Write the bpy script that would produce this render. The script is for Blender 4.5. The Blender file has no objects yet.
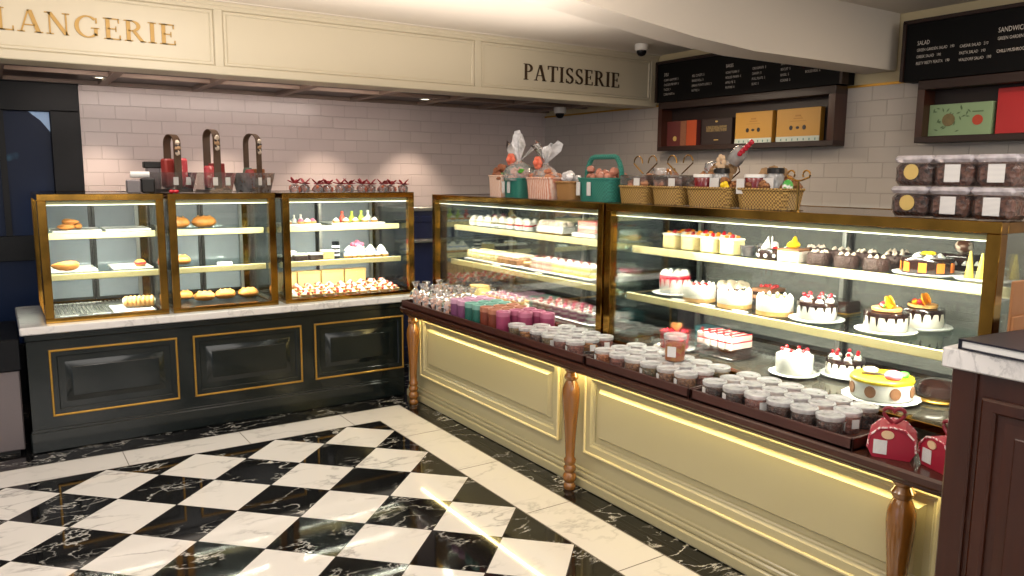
import bpy, math, random
from mathutils import Vector, Matrix
random.seed(7)
PI = math.pi
SC = bpy.context.scene
COL = SC.collection
R_ = math.radians
ORD = ['first', 'second', 'third', 'fourth', 'fifth', 'sixth', 'seventh', 'eighth', 'ninth', 'tenth', 'eleventh', 'twelfth',
       'thirteenth', 'fourteenth', 'fifteenth']

# ------------------------------------------------------------------ colour + material helpers
def lin(c):
    return tuple((x / 255 / 12.92 if x <= 10.3 else ((x / 255 + .055) / 1.055) ** 2.4) for x in c)

MATS = {}
def base_mat(name):
    m = bpy.data.materials.new(name); m.use_nodes = True
    nt = m.node_tree; nt.nodes.clear()
    out = nt.nodes.new('ShaderNodeOutputMaterial')
    MATS[name] = m
    return m, nt, out

def nd(nt, typ, ins=None, **props):
    n = nt.nodes.new('ShaderNode' + typ)
    for k, v in props.items(): setattr(n, k, v)
    for k, v in (ins or {}).items():
        s = n.inputs[k]
        if hasattr(v, 'is_output'): nt.links.new(v, s)
        else: s.default_value = v
    return n

def math_(nt, op, a, b=0.0, clamp=False):
    n = nt.nodes.new('ShaderNodeMath'); n.operation = op; n.use_clamp = clamp
    for i, v in enumerate((a, b)):
        if hasattr(v, 'is_output'): nt.links.new(v, n.inputs[i])
        else: n.inputs[i].default_value = v
    return n.outputs[0]

def mixc(nt, fac, a, b):
    n = nt.nodes.new('ShaderNodeMix'); n.data_type = 'RGBA'
    for i, v in ((0, fac), (6, a), (7, b)):
        if hasattr(v, 'is_output'): nt.links.new(v, n.inputs[i])
        else: n.inputs[i].default_value = v if i == 0 else (*v[:3], 1)
    return n.outputs[2]

def P(name, col, rough=.5, metal=0., var=.12, scale=30., bump=0., bscale=None, col2=None, coat=0., spec=.5, sub=0.,
      emit=0., tex='noise', thresh=None, trans=0.):
    """principled with procedural colour variation: col (0-255) towards col2 (or a darker col)"""
    if name in MATS: return MATS[name]
    m, nt, out = base_mat(name)
    a = lin(col); b = lin(col2) if col2 else tuple(x * (1 - var) for x in a)
    tc = nd(nt, 'TexCoord')
    if tex == 'noise':
        t = nd(nt, 'TexNoise', {'Vector': tc.outputs['Object'], 'Scale': scale, 'Detail': 3.}); f = t.outputs['Fac']
    elif tex == 'voronoi':
        t = nd(nt, 'TexVoronoi', {'Vector': tc.outputs['Object'], 'Scale': scale}); f = math_(nt, 'MULTIPLY', t.outputs['Distance'], 1.4, True)
        if thresh is None:
            sp = nd(nt, 'SeparateColor', {'Color': t.outputs['Color']}); f = sp.outputs[0]
    elif tex == 'bands':
        t = nd(nt, 'TexWave', {'Vector': tc.outputs['Object'], 'Scale': scale}, bands_direction='Z'); f = t.outputs['Fac']
    elif tex == 'wave':
        t = nd(nt, 'TexWave', {'Vector': tc.outputs['Object'], 'Scale': scale, 'Distortion': 3., 'Detail': 3., 'Detail Scale': 2.}); f = t.outputs['Fac']
    if thresh is not None:
        f = nd(nt, 'MapRange', {'Value': f, 'From Min': thresh - .04, 'From Max': thresh + .04}).outputs[0]
    c = mixc(nt, f, a, b)
    ins = {'Base Color': c, 'Roughness': rough, 'Metallic': metal, 'Specular IOR Level': spec, 'Coat Weight': coat, 'Coat Roughness': .08}
    if sub: ins['Subsurface Weight'] = sub; ins['Subsurface Radius'] = (.01, .008, .006)
    if trans: ins['Transmission Weight'] = trans
    p = nd(nt, 'BsdfPrincipled', ins)
    if emit:
        nt.links.new(c, p.inputs['Emission Color']); p.inputs['Emission Strength'].default_value = emit
    if bump:
        t2 = nd(nt, 'TexNoise' if tex != 'voronoi' else 'TexVoronoi', {'Vector': tc.outputs['Object'], 'Scale': bscale or scale})
        bp = nd(nt, 'Bump', {'Height': t2.outputs[0], 'Strength': bump, 'Distance': .01})
        nt.links.new(bp.outputs[0], p.inputs['Normal'])
    nt.links.new(p.outputs[0], out.inputs[0])
    return m

def clear(name, tint=(245, 248, 246), milk=0., ior=1.45, rough=.02, milkcol=(235, 235, 235), gloss=1.0):
    """thin clear sheet: transparent + fresnel mirror, a little milky scatter"""
    m, nt, out = base_mat(name)
    tr = nd(nt, 'BsdfTransparent', {'Color': (*lin(tint), 1)})
    body = tr.outputs[0]
    tc = nd(nt, 'TexCoord')
    nz = nd(nt, 'TexNoise', {'Vector': tc.outputs['Object'], 'Scale': 25.})
    if milk:
        flat_ = name in ('back_door_glass', 'back_door_glass_glare')
        df = nd(nt, 'BsdfPrincipled', {'Base Color': (*lin(milkcol), 1), 'Roughness': .4})
        f = math_(nt, 'MULTIPLY_ADD', nz.outputs['Fac'], .04 if flat_ else milk * 2, True); f.node.inputs[2].default_value = milk if flat_ else 0.
        body = nd(nt, 'MixShader', {0: f, 1: tr.outputs[0], 2: df.outputs[0]}).outputs[0]
    gl = nd(nt, 'BsdfGlossy', {'Color': (1, 1, 1, 1), 'Roughness': rough})
    fr = nd(nt, 'Fresnel', {'IOR': ior})
    mx = nd(nt, 'MixShader', {0: math_(nt, 'MULTIPLY', fr.outputs[0], gloss), 1: body, 2: gl.outputs[0]})
    nt.links.new(mx.outputs[0], out.inputs[0])
    return m

def emis(name, col, s):
    m, nt, out = base_mat(name)
    tc = nd(nt, 'TexCoord'); nz = nd(nt, 'TexNoise', {'Vector': tc.outputs['Object'], 'Scale': 4.})
    e = nd(nt, 'Emission', {'Color': (*lin(col), 1), 'Strength': math_(nt, 'MULTIPLY_ADD', nz.outputs['Fac'], .1)})
    nt.nodes[-2].inputs[2].default_value = s
    nt.links.new(e.outputs[0], out.inputs[0])
    return m

def marble(name, basecol, veincol, scale, width, mask=.0, rough=.07, tiles=False, grout=False, amt=1., coat=0.):
    m, nt, out = base_mat(name)
    tc = nd(nt, 'TexCoord'); vec = tc.outputs['Object']
    g = None
    if tiles:
        s = .4313 / math.sqrt(2)
        sp = nd(nt, 'SeparateXYZ', {0: vec})
        u = math_(nt, 'MULTIPLY', math_(nt, 'ADD', sp.outputs[0], sp.outputs[1]), 1 / math.sqrt(2) / s)
        v = math_(nt, 'MULTIPLY', math_(nt, 'SUBTRACT', sp.outputs[0], sp.outputs[1]), 1 / math.sqrt(2) / s)
        fu, fv = math_(nt, 'FLOOR', u), math_(nt, 'FLOOR', v)
        par = math_(nt, 'ABSOLUTE', math_(nt, 'MODULO', math_(nt, 'ADD', fu, fv), 2))
        cmb = nd(nt, 'CombineXYZ', {0: fu, 1: fv, 2: 0.})
        wn = nd(nt, 'TexWhiteNoise', {'Vector': cmb.outputs[0]}, noise_dimensions='3D')
        sc = nd(nt, 'VectorMath', {0: wn.outputs['Color'], 3: 20.}, operation='SCALE')
        vec2 = nd(nt, 'VectorMath', {0: vec, 1: sc.outputs[0]}, operation='ADD').outputs[0]
        du = math_(nt, 'ABSOLUTE', math_(nt, 'SUBTRACT', math_(nt, 'FRACT', u), .5))
        dv = math_(nt, 'ABSOLUTE', math_(nt, 'SUBTRACT', math_(nt, 'FRACT', v), .5))
        g = math_(nt, 'GREATER_THAN', math_(nt, 'MAXIMUM', du, dv), .4935)
    else:
        vec2 = vec
    def veins(scale, width, lo, hi, rot):
        mp = nd(nt, 'Mapping', {'Vector': vec2, 'Rotation': (0, 0, rot), 'Scale': (1, 1.9, 1)})
        n = nd(nt, 'TexNoise', {'Vector': mp.outputs[0], 'Scale': scale, 'Detail': 6., 'Roughness': .58, 'Distortion': .35})
        d = math_(nt, 'ABSOLUTE', math_(nt, 'SUBTRACT', n.outputs['Fac'], .5))
        k = nd(nt, 'MapRange', {'Value': d, 'From Min': 0., 'From Max': width, 'To Min': 1., 'To Max': 0.}).outputs[0]
        mk = nd(nt, 'TexNoise', {'Vector': vec2, 'Scale': scale * 1.1, 'Detail': 2.})
        q = nd(nt, 'MapRange', {'Value': mk.outputs['Fac'], 'From Min': lo, 'From Max': hi}).outputs[0]
        return math_(nt, 'MULTIPLY', math_(nt, 'POWER', k, 1.6), q)
    def shade(bc, vc, scale, width, lo, hi, rot, amt):
        k = math_(nt, 'MULTIPLY', veins(scale, width, lo, hi, rot), amt)
        big = nd(nt, 'TexNoise', {'Vector': vec2, 'Scale': scale * .7, 'Detail': 3.})
        b2 = mixc(nt, math_(nt, 'MULTIPLY', big.outputs['Fac'], .22), lin(bc), tuple(x * .75 for x in lin(bc)))
        return mixc(nt, k, b2, lin(vc))
    c = shade(basecol, veincol, scale, width, .42, .62, .6, amt)
    if tiles:
        c2 = shade((17, 17, 18), (225, 222, 215), 4.2, .02, .48, .63, 1.2, .8)
        c = mixc(nt, par, c2, c)
        c = mixc(nt, g, c, lin((60, 56, 52)))
    p = nd(nt, 'BsdfPrincipled', {'Base Color': c, 'Roughness': rough, 'Specular IOR Level': .5})
    nt.links.new(p.outputs[0], out.inputs[0])
    return m

def brick_mat(name, c1, c2, mortar, axis):
    m, nt, out = base_mat(name)
    tc = nd(nt, 'TexCoord'); sp = nd(nt, 'SeparateXYZ', {0: tc.outputs['Object']})
    cmb = nd(nt, 'CombineXYZ', {0: sp.outputs[axis], 1: sp.outputs[2], 2: 0.})
    b = nd(nt, 'TexBrick', {'Vector': cmb.outputs[0], 'Color1': (*lin(c1), 1), 'Color2': (*lin(c2), 1), 'Mortar': (*lin(mortar), 1),
                            'Scale': 1., 'Mortar Size': .0028, 'Mortar Smooth': .3, 'Brick Width': .19, 'Row Height': .0885})
    bp = nd(nt, 'Bump', {'Height': b.outputs['Fac'], 'Strength': .7, 'Distance': .006}, invert=True)
    p = nd(nt, 'BsdfPrincipled', {'Base Color': b.outputs['Color'], 'Roughness': .22, 'Normal': bp.outputs[0]})
    nt.links.new(p.outputs[0], out.inputs[0])
    return m

def wood(name, dark, light, scale=3., rough=.3, axis=0, coat=.3):
    m, nt, out = base_mat(name)
    tc = nd(nt, 'TexCoord')
    s = [9., 9., 9.]; s[axis] = .8
    mp = nd(nt, 'Mapping', {'Vector': tc.outputs['Object'], 'Scale': tuple(s)})
    n = nd(nt, 'TexNoise', {'Vector': mp.outputs[0], 'Scale': scale, 'Detail': 5., 'Distortion': .6})
    c = mixc(nt, n.outputs['Fac'], lin(dark), lin(light))
    bp = nd(nt, 'Bump', {'Height': n.outputs['Fac'], 'Strength': .08, 'Distance': .003})
    p = nd(nt, 'BsdfPrincipled', {'Base Color': c, 'Roughness': rough, 'Coat Weight': coat, 'Coat Roughness': .1, 'Normal': bp.outputs[0]})
    nt.links.new(p.outputs[0], out.inputs[0])
    return m

def weave(name, c1, c2, scale=60., rough=.55):
    m, nt, out = base_mat(name)
    tc = nd(nt, 'TexCoord')
    w1 = nd(nt, 'TexWave', {'Vector': tc.outputs['Object'], 'Scale': scale}, bands_direction='Z')
    w2 = nd(nt, 'TexChecker', {'Vector': tc.outputs['Object'], 'Scale': scale * 1.6})
    f = math_(nt, 'MULTIPLY', w1.outputs['Fac'], math_(nt, 'MULTIPLY_ADD', w2.outputs['Fac'], .5))
    nt.nodes[-1].inputs[1].default_value = 1.
    c = mixc(nt, w2.outputs['Fac'], lin(c1), lin(c2))
    bp = nd(nt, 'Bump', {'Height': w1.outputs['Fac'], 'Strength': .6, 'Distance': .004})
    p = nd(nt, 'BsdfPrincipled', {'Base Color': c, 'Roughness': rough, 'Normal': bp.outputs[0]})
    nt.links.new(p.outputs[0], out.inputs[0])
    return m

# ------------------------------------------------------------------ geometry collector
class G:
    def __init__(s):
        s.v = []; s.f = []; s.m = []
    def add(s, vs, fs, mi=0):
        o = len(s.v); s.v += [tuple(p) for p in vs]
        s.f += [tuple(i + o for i in f) for f in fs]; s.m += [mi] * len(fs)
        return s
    def box(s, a, b, mi=0, bev=0.):
        x0, y0, z0 = a; x1, y1, z1 = b
        if bev <= 0:
            vs = [(x, y, z) for z in (z0, z1) for y in (y0, y1) for x in (x0, x1)]
            return s.add(vs, [(0, 2, 3, 1), (4, 5, 7, 6), (0, 1, 5, 4), (2, 6, 7, 3), (0, 4, 6, 2), (1, 3, 7, 5)], mi)
        bev = min(bev, .49 * min(x1 - x0, y1 - y0, z1 - z0))
        vs = []; ix = {}
        for i, x in enumerate((x0, x1)):
            for j, y in enumerate((y0, y1)):
                for k, z in enumerate((z0, z1)):
                    dx, dy, dz = (bev if i == 0 else -bev), (bev if j == 0 else -bev), (bev if k == 0 else -bev)
                    for ax, p in enumerate(((x, y + dy, z + dz), (x + dx, y, z + dz), (x + dx, y + dy, z))):
                        ix[i, j, k, ax] = len(vs); vs.append(p)
        fs = []
        def q(*ks): fs.append(tuple(ix[k] for k in ks))
        for i in (0, 1):
            r = [(i, 0, 0, 0), (i, 1, 0, 0), (i, 1, 1, 0), (i, 0, 1, 0)]; q(*(r if i else r[::-1]))
            r = [(0, i, 0, 1), (1, i, 0, 1), (1, i, 1, 1), (0, i, 1, 1)]; q(*(r[::-1] if i else r))
            r = [(0, 0, i, 2), (1, 0, i, 2), (1, 1, i, 2), (0, 1, i, 2)]; q(*(r if i else r[::-1]))
        for i in (0, 1):
            for j in (0, 1):
                q((i, j, 0, 0), (i, j, 1, 0), (i, j, 1, 1), (i, j, 0, 1))
                q((i, 0, j, 0), (i, 1, j, 0), (i, 1, j, 2), (i, 0, j, 2))
                q((0, i, j, 1), (1, i, j, 1), (1, i, j, 2), (0, i, j, 2))
                for k in (0, 1): q((i, j, k, 0), (i, j, k, 1), (i, j, k, 2))
        return s.add(vs, fs, mi)
    def lathe(s, prof, c=(0, 0, 0), n=16, mi=0, sx=1., sy=1., wob=None, cap0=True, cap1=True, rot=0.):
        cx, cy, cz = c; vs = []
        for k, (r, z) in enumerate(prof):
            for i in range(n):
                a = 2 * PI * i / n + rot; rr = r * (wob(a, k) if wob else 1)
                vs.append((cx + rr * math.cos(a) * sx, cy + rr * math.sin(a) * sy, cz + z))
        fs = [(k * n + i, k * n + (i + 1) % n, (k + 1) * n + (i + 1) % n, (k + 1) * n + i) for k in range(len(prof) - 1) for i in range(n)]
        if cap0: fs.append(tuple(range(n))[::-1])
        if cap1: fs.append(tuple((len(prof) - 1) * n + i for i in range(n)))
        return s.add(vs, fs, mi)
    def ball(s, c, r, nu=10, nv=7, mi=0, lump=0.):
        if not hasattr(r, '__len__'): r = (r, r, r)
        prof = [(max(.02, math.sin(PI * k / nv)), -math.cos(PI * k / nv)) for k in range(nv + 1)]
        vs = []
        for rr, z in prof:
            for i in range(nu):
                a = 2 * PI * i / nu; l = 1 + random.uniform(-lump, lump)
                vs.append((c[0] + r[0] * rr * l * math.cos(a), c[1] + r[1] * rr * l * math.sin(a), c[2] + r[2] * z * l))
        fs = [(k * nu + i, k * nu + (i + 1) % nu, (k + 1) * nu + (i + 1) % nu, (k + 1) * nu + i) for k in range(nv) for i in range(nu)]
        fs += [tuple(range(nu))[::-1], tuple(nv * nu + i for i in range(nu))]
        return s.add(vs, fs, mi)
    def tube(s, pts, r, n=6, mi=0, closed=False):
        pts = [Vector(p) for p in pts]; m = len(pts); vs = []
        rs = r if hasattr(r, '__len__') else [r] * m
        up = Vector((0, 0, 1))
        for k in range(m):
            a = pts[(k - 1) % m] if (closed or k) else pts[0]; b = pts[(k + 1) % m] if (closed or k < m - 1) else pts[-1]
            t = (b - a).normalized()
            sd = t.cross(up)
            if sd.length < 1e-3: sd = t.cross(Vector((1, 0, 0)))
            sd.normalize(); u2 = sd.cross(t)
            for i in range(n):
                an = 2 * PI * i / n; vs.append(pts[k] + (sd * math.cos(an) + u2 * math.sin(an)) * rs[k])
        L = m if closed else m - 1
        fs = [(k * n + i, k * n + (i + 1) % n, ((k + 1) % m) * n + (i + 1) % n, ((k + 1) % m) * n + i) for k in range(L) for i in range(n)]
        if not closed: fs += [tuple(range(n))[::-1], tuple((m - 1) * n + i for i in range(n))]
        return s.add(vs, fs, mi)
    def prism(s, poly, d0, d1, plane='xy', mi=0):
        n = len(poly)
        mk = {'xy': lambda p, d: (p[0], p[1], d), 'xz': lambda p, d: (p[0], d, p[1]), 'yz': lambda p, d: (d, p[0], p[1])}[plane]
        vs = [mk(p, d0) for p in poly] + [mk(p, d1) for p in poly]
        fs = [tuple(range(n))[::-1], tuple(n + i for i in range(n))] + [(i, (i + 1) % n, n + (i + 1) % n, n + i) for i in range(n)]
        return s.add(vs, fs, mi)
    def frame(s, x0, z0, x1, z1, w, y0, y1, mi=0, bev=0., inner=0.):
        """rectangular moulding ring on the xz plane from y0 (front) to y1 (back), bevelled front edges"""
        def ring(d, y): return [(x0 + d, y, z0 + d), (x1 - d, y, z0 + d), (x1 - d, y, z1 - d), (x0 + d, y, z1 - d)]
        rs = [ring(0, y1), ring(0, y0 + bev), ring(bev, y0), ring(w - bev, y0), ring(w, y0 + bev), ring(w, y1)]
        vs = [p for r in rs for p in r]
        fs = [(k * 4 + i, k * 4 + (i + 1) % 4, (k + 1) * 4 + (i + 1) % 4, (k + 1) * 4 + i) for k in range(5) for i in range(4)]
        return s.add(vs, fs, mi)
    def field(s, x0, z0, x1, z1, bev, y0, y1, mi=0):
        """raised panel: flat field at y0 with sloping margin back to y1"""
        def ring(d, y): return [(x0 + d, y, z0 + d), (x1 - d, y, z0 + d), (x1 - d, y, z1 - d), (x0 + d, y, z1 - d)]
        rs = [ring(0, y1), ring(bev, y0 + .004), ring(bev + .004, y0)]
        vs = [p for r in rs for p in r]
        fs = [(k * 4 + i, k * 4 + (i + 1) % 4, (k + 1) * 4 + (i + 1) % 4, (k + 1) * 4 + i) for k in range(2) for i in range(4)] + [(8, 9, 10, 11)]
        return s.add(vs, fs, mi)
    def xf(s, M):
        s.v = [tuple(M @ Vector(p)) for p in s.v]; return s
    def obj(s, name, mats, parent=None, smooth=True, ang=38):
        me = bpy.data.meshes.new(name)
        me.from_pydata(s.v, [], s.f)
        for m in (mats if isinstance(mats, (list, tuple)) else [mats]): me.materials.append(m)
        me.polygons.foreach_set('material_index', s.m)
        if smooth:
            me.polygons.foreach_set('use_smooth', [True] * len(s.f))
            me.set_sharp_from_angle(angle=R_(ang))
        me.update()
        import bmesh
        bm = bmesh.new(); bm.from_mesh(me); bmesh.ops.recalc_face_normals(bm, faces=bm.faces); bm.to_mesh(me); bm.free()
        o = bpy.data.objects.new(name, me); COL.objects.link(o)
        if parent: o.parent = parent
        return o

def tag(o, label=None, cat=None, group=None, kind=None):
    if label: o['label'] = label
    if cat: o['category'] = cat
    if group: o['group'] = group
    if kind: o['kind'] = kind
    return o

def thing(name, label=None, cat=None, loc=(0, 0, 0), rz=0., group=None):
    o = bpy.data.objects.new(name, None); COL.objects.link(o)
    o.empty_display_size = .05
    o.location = loc; o.rotation_euler = (0, 0, rz)
    return tag(o, label, cat, group)

def struct(o, label=None):
    o['kind'] = 'structure'
    if label: o['label'] = label
    return o

def dup(o, parent=None):
    c = o.copy(); COL.objects.link(c)
    if parent is not None: c.parent = parent
    for ch in o.children: dup(ch, c)
    return c

class Kind:
    """one modelled thing that is copied, with its parts, for every further instance"""
    def __init__(s, make): s.make = make; s.root = None
    def put(s, loc, rz=0., label=None, group=None, sc=1.):
        if s.root is None: s.root = o = s.make()
        else: o = dup(s.root)
        o.location = loc; o.rotation_euler = (0, 0, rz)
        o.scale = sc if hasattr(sc, '__len__') else (sc, sc, sc)
        if label: o['label'] = label
        if group: o['group'] = group
        return o

def area(name, loc, sx, sy, power, col=(255, 235, 205), rot=(0, 0, 0), spread=PI):
    l = bpy.data.lights.new(name, 'AREA'); l.shape = 'RECTANGLE'; l.size = sx; l.size_y = sy
    l.energy = power; l.color = lin(col); l.spread = spread
    o = bpy.data.objects.new(name, l); COL.objects.link(o); o.location = loc; o.rotation_euler = rot
    return o

def spot(name, loc, power, col, ang=70, blend=.6, target=None, r=.03):
    l = bpy.data.lights.new(name, 'SPOT'); l.energy = power; l.color = lin(col); l.spot_size = R_(ang); l.spot_blend = blend; l.shadow_soft_size = r
    o = bpy.data.objects.new(name, l); COL.objects.link(o); o.location = loc
    if target: o.rotation_euler = (Vector(target) - Vector(loc)).to_track_quat('-Z', 'Y').to_euler()
    return o

# ------------------------------------------------------------------ materials
M_floor = marble('floor_checker_marble', (212, 208, 203), (128, 126, 124), 2.6, .035, tiles=True, rough=.05, amt=.7)
M_wmarble = marble('white_marble', (212, 208, 203), (150, 148, 146), 2.2, .03, rough=.1, amt=.55)
M_bmarble = marble('black_marble', (17, 17, 18), (215, 212, 205), 4.2, .02, rough=.08, amt=.9)
M_cmarble = marble('counter_marble', (222, 220, 218), (150, 150, 152), 7., .05, rough=.15, amt=.6)
M_tile_x = brick_mat('glazed_brick_tile_back', (202, 187, 183), (197, 182, 178), (188, 174, 169), 0)
M_tile_y = brick_mat('glazed_brick_tile_side', (186, 178, 170), (182, 174, 166), (174, 166, 158), 1)
M_ceil = P('ceiling_paint', (214, 205, 192), .75, var=.06, scale=1.2)
M_cream_wall = P('cream_wall_paint', (206, 190, 150), .6, var=.05, scale=2)
M_fascia = P('cream_fascia_paint', (198, 188, 164), .42, var=.05, scale=2)
M_cream = P('cream_cabinet_paint', (178, 169, 132), .33, var=.05, scale=3, coat=.15)
M_green = P('dark_green_lacquer', (16, 24, 24), .2, var=.3, scale=4, coat=.15, spec=.35)
M_goldline = P('antique_gold_paint', (196, 150, 66), .32, .8, var=.2, scale=40)
M_gold = P('polished_brass', (196, 148, 66), .12, 1., col2=(70, 48, 22), scale=9)  # dark patches in the colour stand in for dark mirror reflections
M_bronze = P('dark_polished_bronze', (120, 88, 42), .1, 1., var=.35, scale=9)
M_strip = P('brushed_gold_profile', (250, 230, 168), .4, .1, var=.06, scale=60)
M_glass = clear('case_glass', (243, 248, 247), gloss=.62)
M_glass_side = clear('side_glass', (236, 243, 242), gloss=.8)
M_shelfglass = clear('shelf_glass', (226, 236, 234), gloss=.7)
M_deck = P('dark_mirror_deck', (74, 68, 60), .06, .35, var=.2, scale=5)
M_deckpale = P('pale_steel_deck', (170, 168, 160), .22, .6, var=.1, scale=5)
M_dframe = P('dark_steel_frame', (52, 50, 48), .35, .7, var=.2, scale=30)
M_steel = P('brushed_steel', (150, 148, 144), .34, .9, var=.15, scale=20)
M_led = emis('led_diffuser', (255, 246, 216), 5.)
M_ledwarm = emis('warm_led_diffuser', (255, 226, 140), 2.2)
M_slab = wood('dark_walnut_slab', (42, 20, 13), (78, 42, 28), axis=1, rough=.25, coat=.2)
M_tray = wood('dark_tray_wood', (50, 22, 16), (76, 36, 27), axis=1, rough=.4, coat=.15)
M_leg = wood('honey_turned_wood', (92, 54, 16), (150, 98, 38), axis=2, rough=.2, coat=.7)
M_mahog = wood('mahogany', (24, 11, 6), (46, 23, 13), axis=1, rough=.5, coat=.04)
M_mahog_v = wood('mahogany_upright', (38, 14, 5), (68, 30, 12), axis=2, rough=.3, coat=.05)
M_dceil = wood('dark_ceiling_boards', (34, 18, 14), (56, 32, 26), axis=0, rough=.4, coat=.1)
M_beam = P('taupe_beam', (140, 118, 104), .5, var=.1, scale=8)
M_black = P('black_lacquer', (9, 11, 16), .4, var=.3, scale=5, spec=.2)
M_blackm = P('matt_black', (16, 16, 17), .55, var=.3, scale=20)
M_board = P('menu_board_black', (10, 10, 11), .6, var=.3, scale=6, spec=.15)
M_chalk = P('chalk_white', (204, 196, 186), .8, var=.1, scale=60)
M_navy = P('navy_cabinet', (22, 30, 66), .3, var=.2, scale=3)
M_letgold = P('gold_lettering', (178, 140, 70), .5, .1, var=.1, scale=20)
M_letdark = P('dark_bronze_lettering', (72, 54, 38), .4, .3, var=.15, scale=20)
M_white = P('white_plastic', (238, 236, 232), .35, var=.04, scale=20)
M_plate = P('white_cake_board', (222, 220, 216), .35, var=.04, scale=40)
M_card = P('white_card', (240, 240, 236), .6, var=.06, scale=120)
M_print = P('printed_label', (226, 224, 220), .6, col2=(186, 184, 184), scale=90, tex='bands', thresh=.5)
LEDW_, UL, CEILP, DAY, AISLE, WASH, FRONT, WALLW, WORLD, EXPO = 10.8, 10., 11., 20., 11., 75., 66., 12., .78, .05
# ================================================================== THE SETTING
def flat(name, polys, mats, mis=None):
    g = G()
    for i, p in enumerate(polys): g.add(p, [tuple(range(len(p)))], mis[i] if mis else 0)
    return g.obj(name, mats, smooth=False)

XS, YS = .2157, 0.0          # inner edge of the white border
XO, YO = .462, .25           # outer edge
f = flat('floor', [
    [(-6.5, -7, 0), (XS, -7, 0), (XS, YS, 0), (-6.5, YS, 0)],
    [(-6.5, YS, 0), (XS, YS, 0), (XO, YO, 0), (-6.5, YO, 0)],
    [(XS, YS, 0), (XS, -7, 0), (XO, -7, 0), (XO, YO, 0)],
    [(-6.5, YO, 0), (XO, YO, 0), (XO, 1.75, 0), (-6.5, 1.75, 0)],
    [(XO, YO, 0), (XO, -7, 0), (2.7, -7, 0), (2.7, 1.75, 0), (XO, 1.75, 0)]],
    [M_floor, M_wmarble, M_bmarble], [0, 1, 1, 2, 2])
struct(f, 'black and white diagonal checker marble floor with a white border band')
# thin dark joints across the white border band
g = G()
for k in range(6):
    x = .05 - k * .62; g.box((x, YS, .0002), (x + .004, YO, .0007))
for k in range(7):
    y = -.35 - k * .62; g.box((XS, y, .0002), (XO, y + .004, .0007))
g.box((-6.5, YO - .003, .0002), (XO, YO + .003, .0008)); g.box((XO - .003, -7, .0002), (XO + .003, YO, .0008))
g.box((-6.5, YS - .003, .0002), (XS, YS + .003, .0008)); g.box((XS - .003, -7, .0002), (XS + .003, YS, .0008))
struct(g.obj('floor_joint_strip', P('grout', (96, 88, 80), .7)))

CZ = 2.41
XW, YW = 2.6, 1.6
struct(G().box((-6.5, -7, CZ), (XW + .2, .3, CZ + .1)).obj('ceiling', M_ceil, smooth=False), 'white painted ceiling')
struct(G().box((-6.5, .12, 2.405), (XW + .2, YW + .2, 2.5)).obj('ceiling_rear', M_ceil, smooth=False))
struct(G().prism([(-1.6, CZ), (1.0, 2.125), (1.4, 2.10), (XW, 2.10), (XW, CZ)], -1.75, -1.56, 'xz').obj('beam', M_ceil, ang=25), 'white dropped ceiling beam')
struct(G().box((-1.16, YW, 0), (XW + .2, YW + .15, 2.42)).obj('wall_back', M_tile_x, smooth=False), 'glazed pinkish grey brick tile wall')
struct(G().box((XW, -7, 0), (XW + .15, YW, 2.035)).obj('wall_right', M_tile_y, smooth=False), 'glazed grey brick tile wall')
struct(G().box((XW + .012, -7, 2.035), (XW + .15, YW, 2.45)).obj('wall_right_upper', M_cream_wall, smooth=False), 'cream painted wall band over the tiles')
struct(G().box((XW - .008, -7, 2.028), (XW + .02, YW, 2.042)).obj('trim_1', M_goldline, smooth=False))

# dark coffered ceiling behind the fascia
g = G(); g.box((-4.2, .36, 2.094), (XW, YW, 2.2))
struct(g.obj('ceiling_dark_boards', M_dceil, smooth=False), 'dark wooden coffered ceiling over the back counter')
for i in range(13):
    x = -3.95 + i * .58
    if x < XW - .05: struct(G().box((x, .36, 2.07), (x + .055, YW, 2.15)).obj('ceiling_beam', M_beam, smooth=False))
struct(G().box((-4.2, .99, 2.072), (XW, 1.045, 2.15)).obj('ceiling_beam', M_beam, smooth=False))
struct(G().box((-4.2, YW - .06, 2.071), (XW, YW, 2.15)).obj('ceiling_beam', M_beam, smooth=False))

# fascia with raised rails and stiles
g = G(); g.box((-4.2, .162, 2.03), (XW, .36, 2.41))
struct(g.obj('wall_fascia', M_fascia, smooth=False), 'cream panelled fascia over the counters')
g = G()
g.box((-4.2, .148, 2.03), (XW, .165, 2.075), bev=.004); g.box((-4.2, .148, 2.365), (XW, .165, 2.408), bev=.004)
xs = [-2.30, -.632, .985, 2.53]
for x in xs: g.box((x, .149, 2.07), (x + (.047 if x < 2 else .07), .165, 2.37), bev=.004)
for a, b in zip(xs[:-1], xs[1:]): g.frame(a + .047, 2.075, b, 2.365, .022, .153, .166, bev=.006)
g.box((-4.2, .138, 2.385), (XW, .165, 2.41), bev=.006)
struct(g.obj('trim_2', M_fascia), 'raised cream panel mouldings on the fascia')

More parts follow.
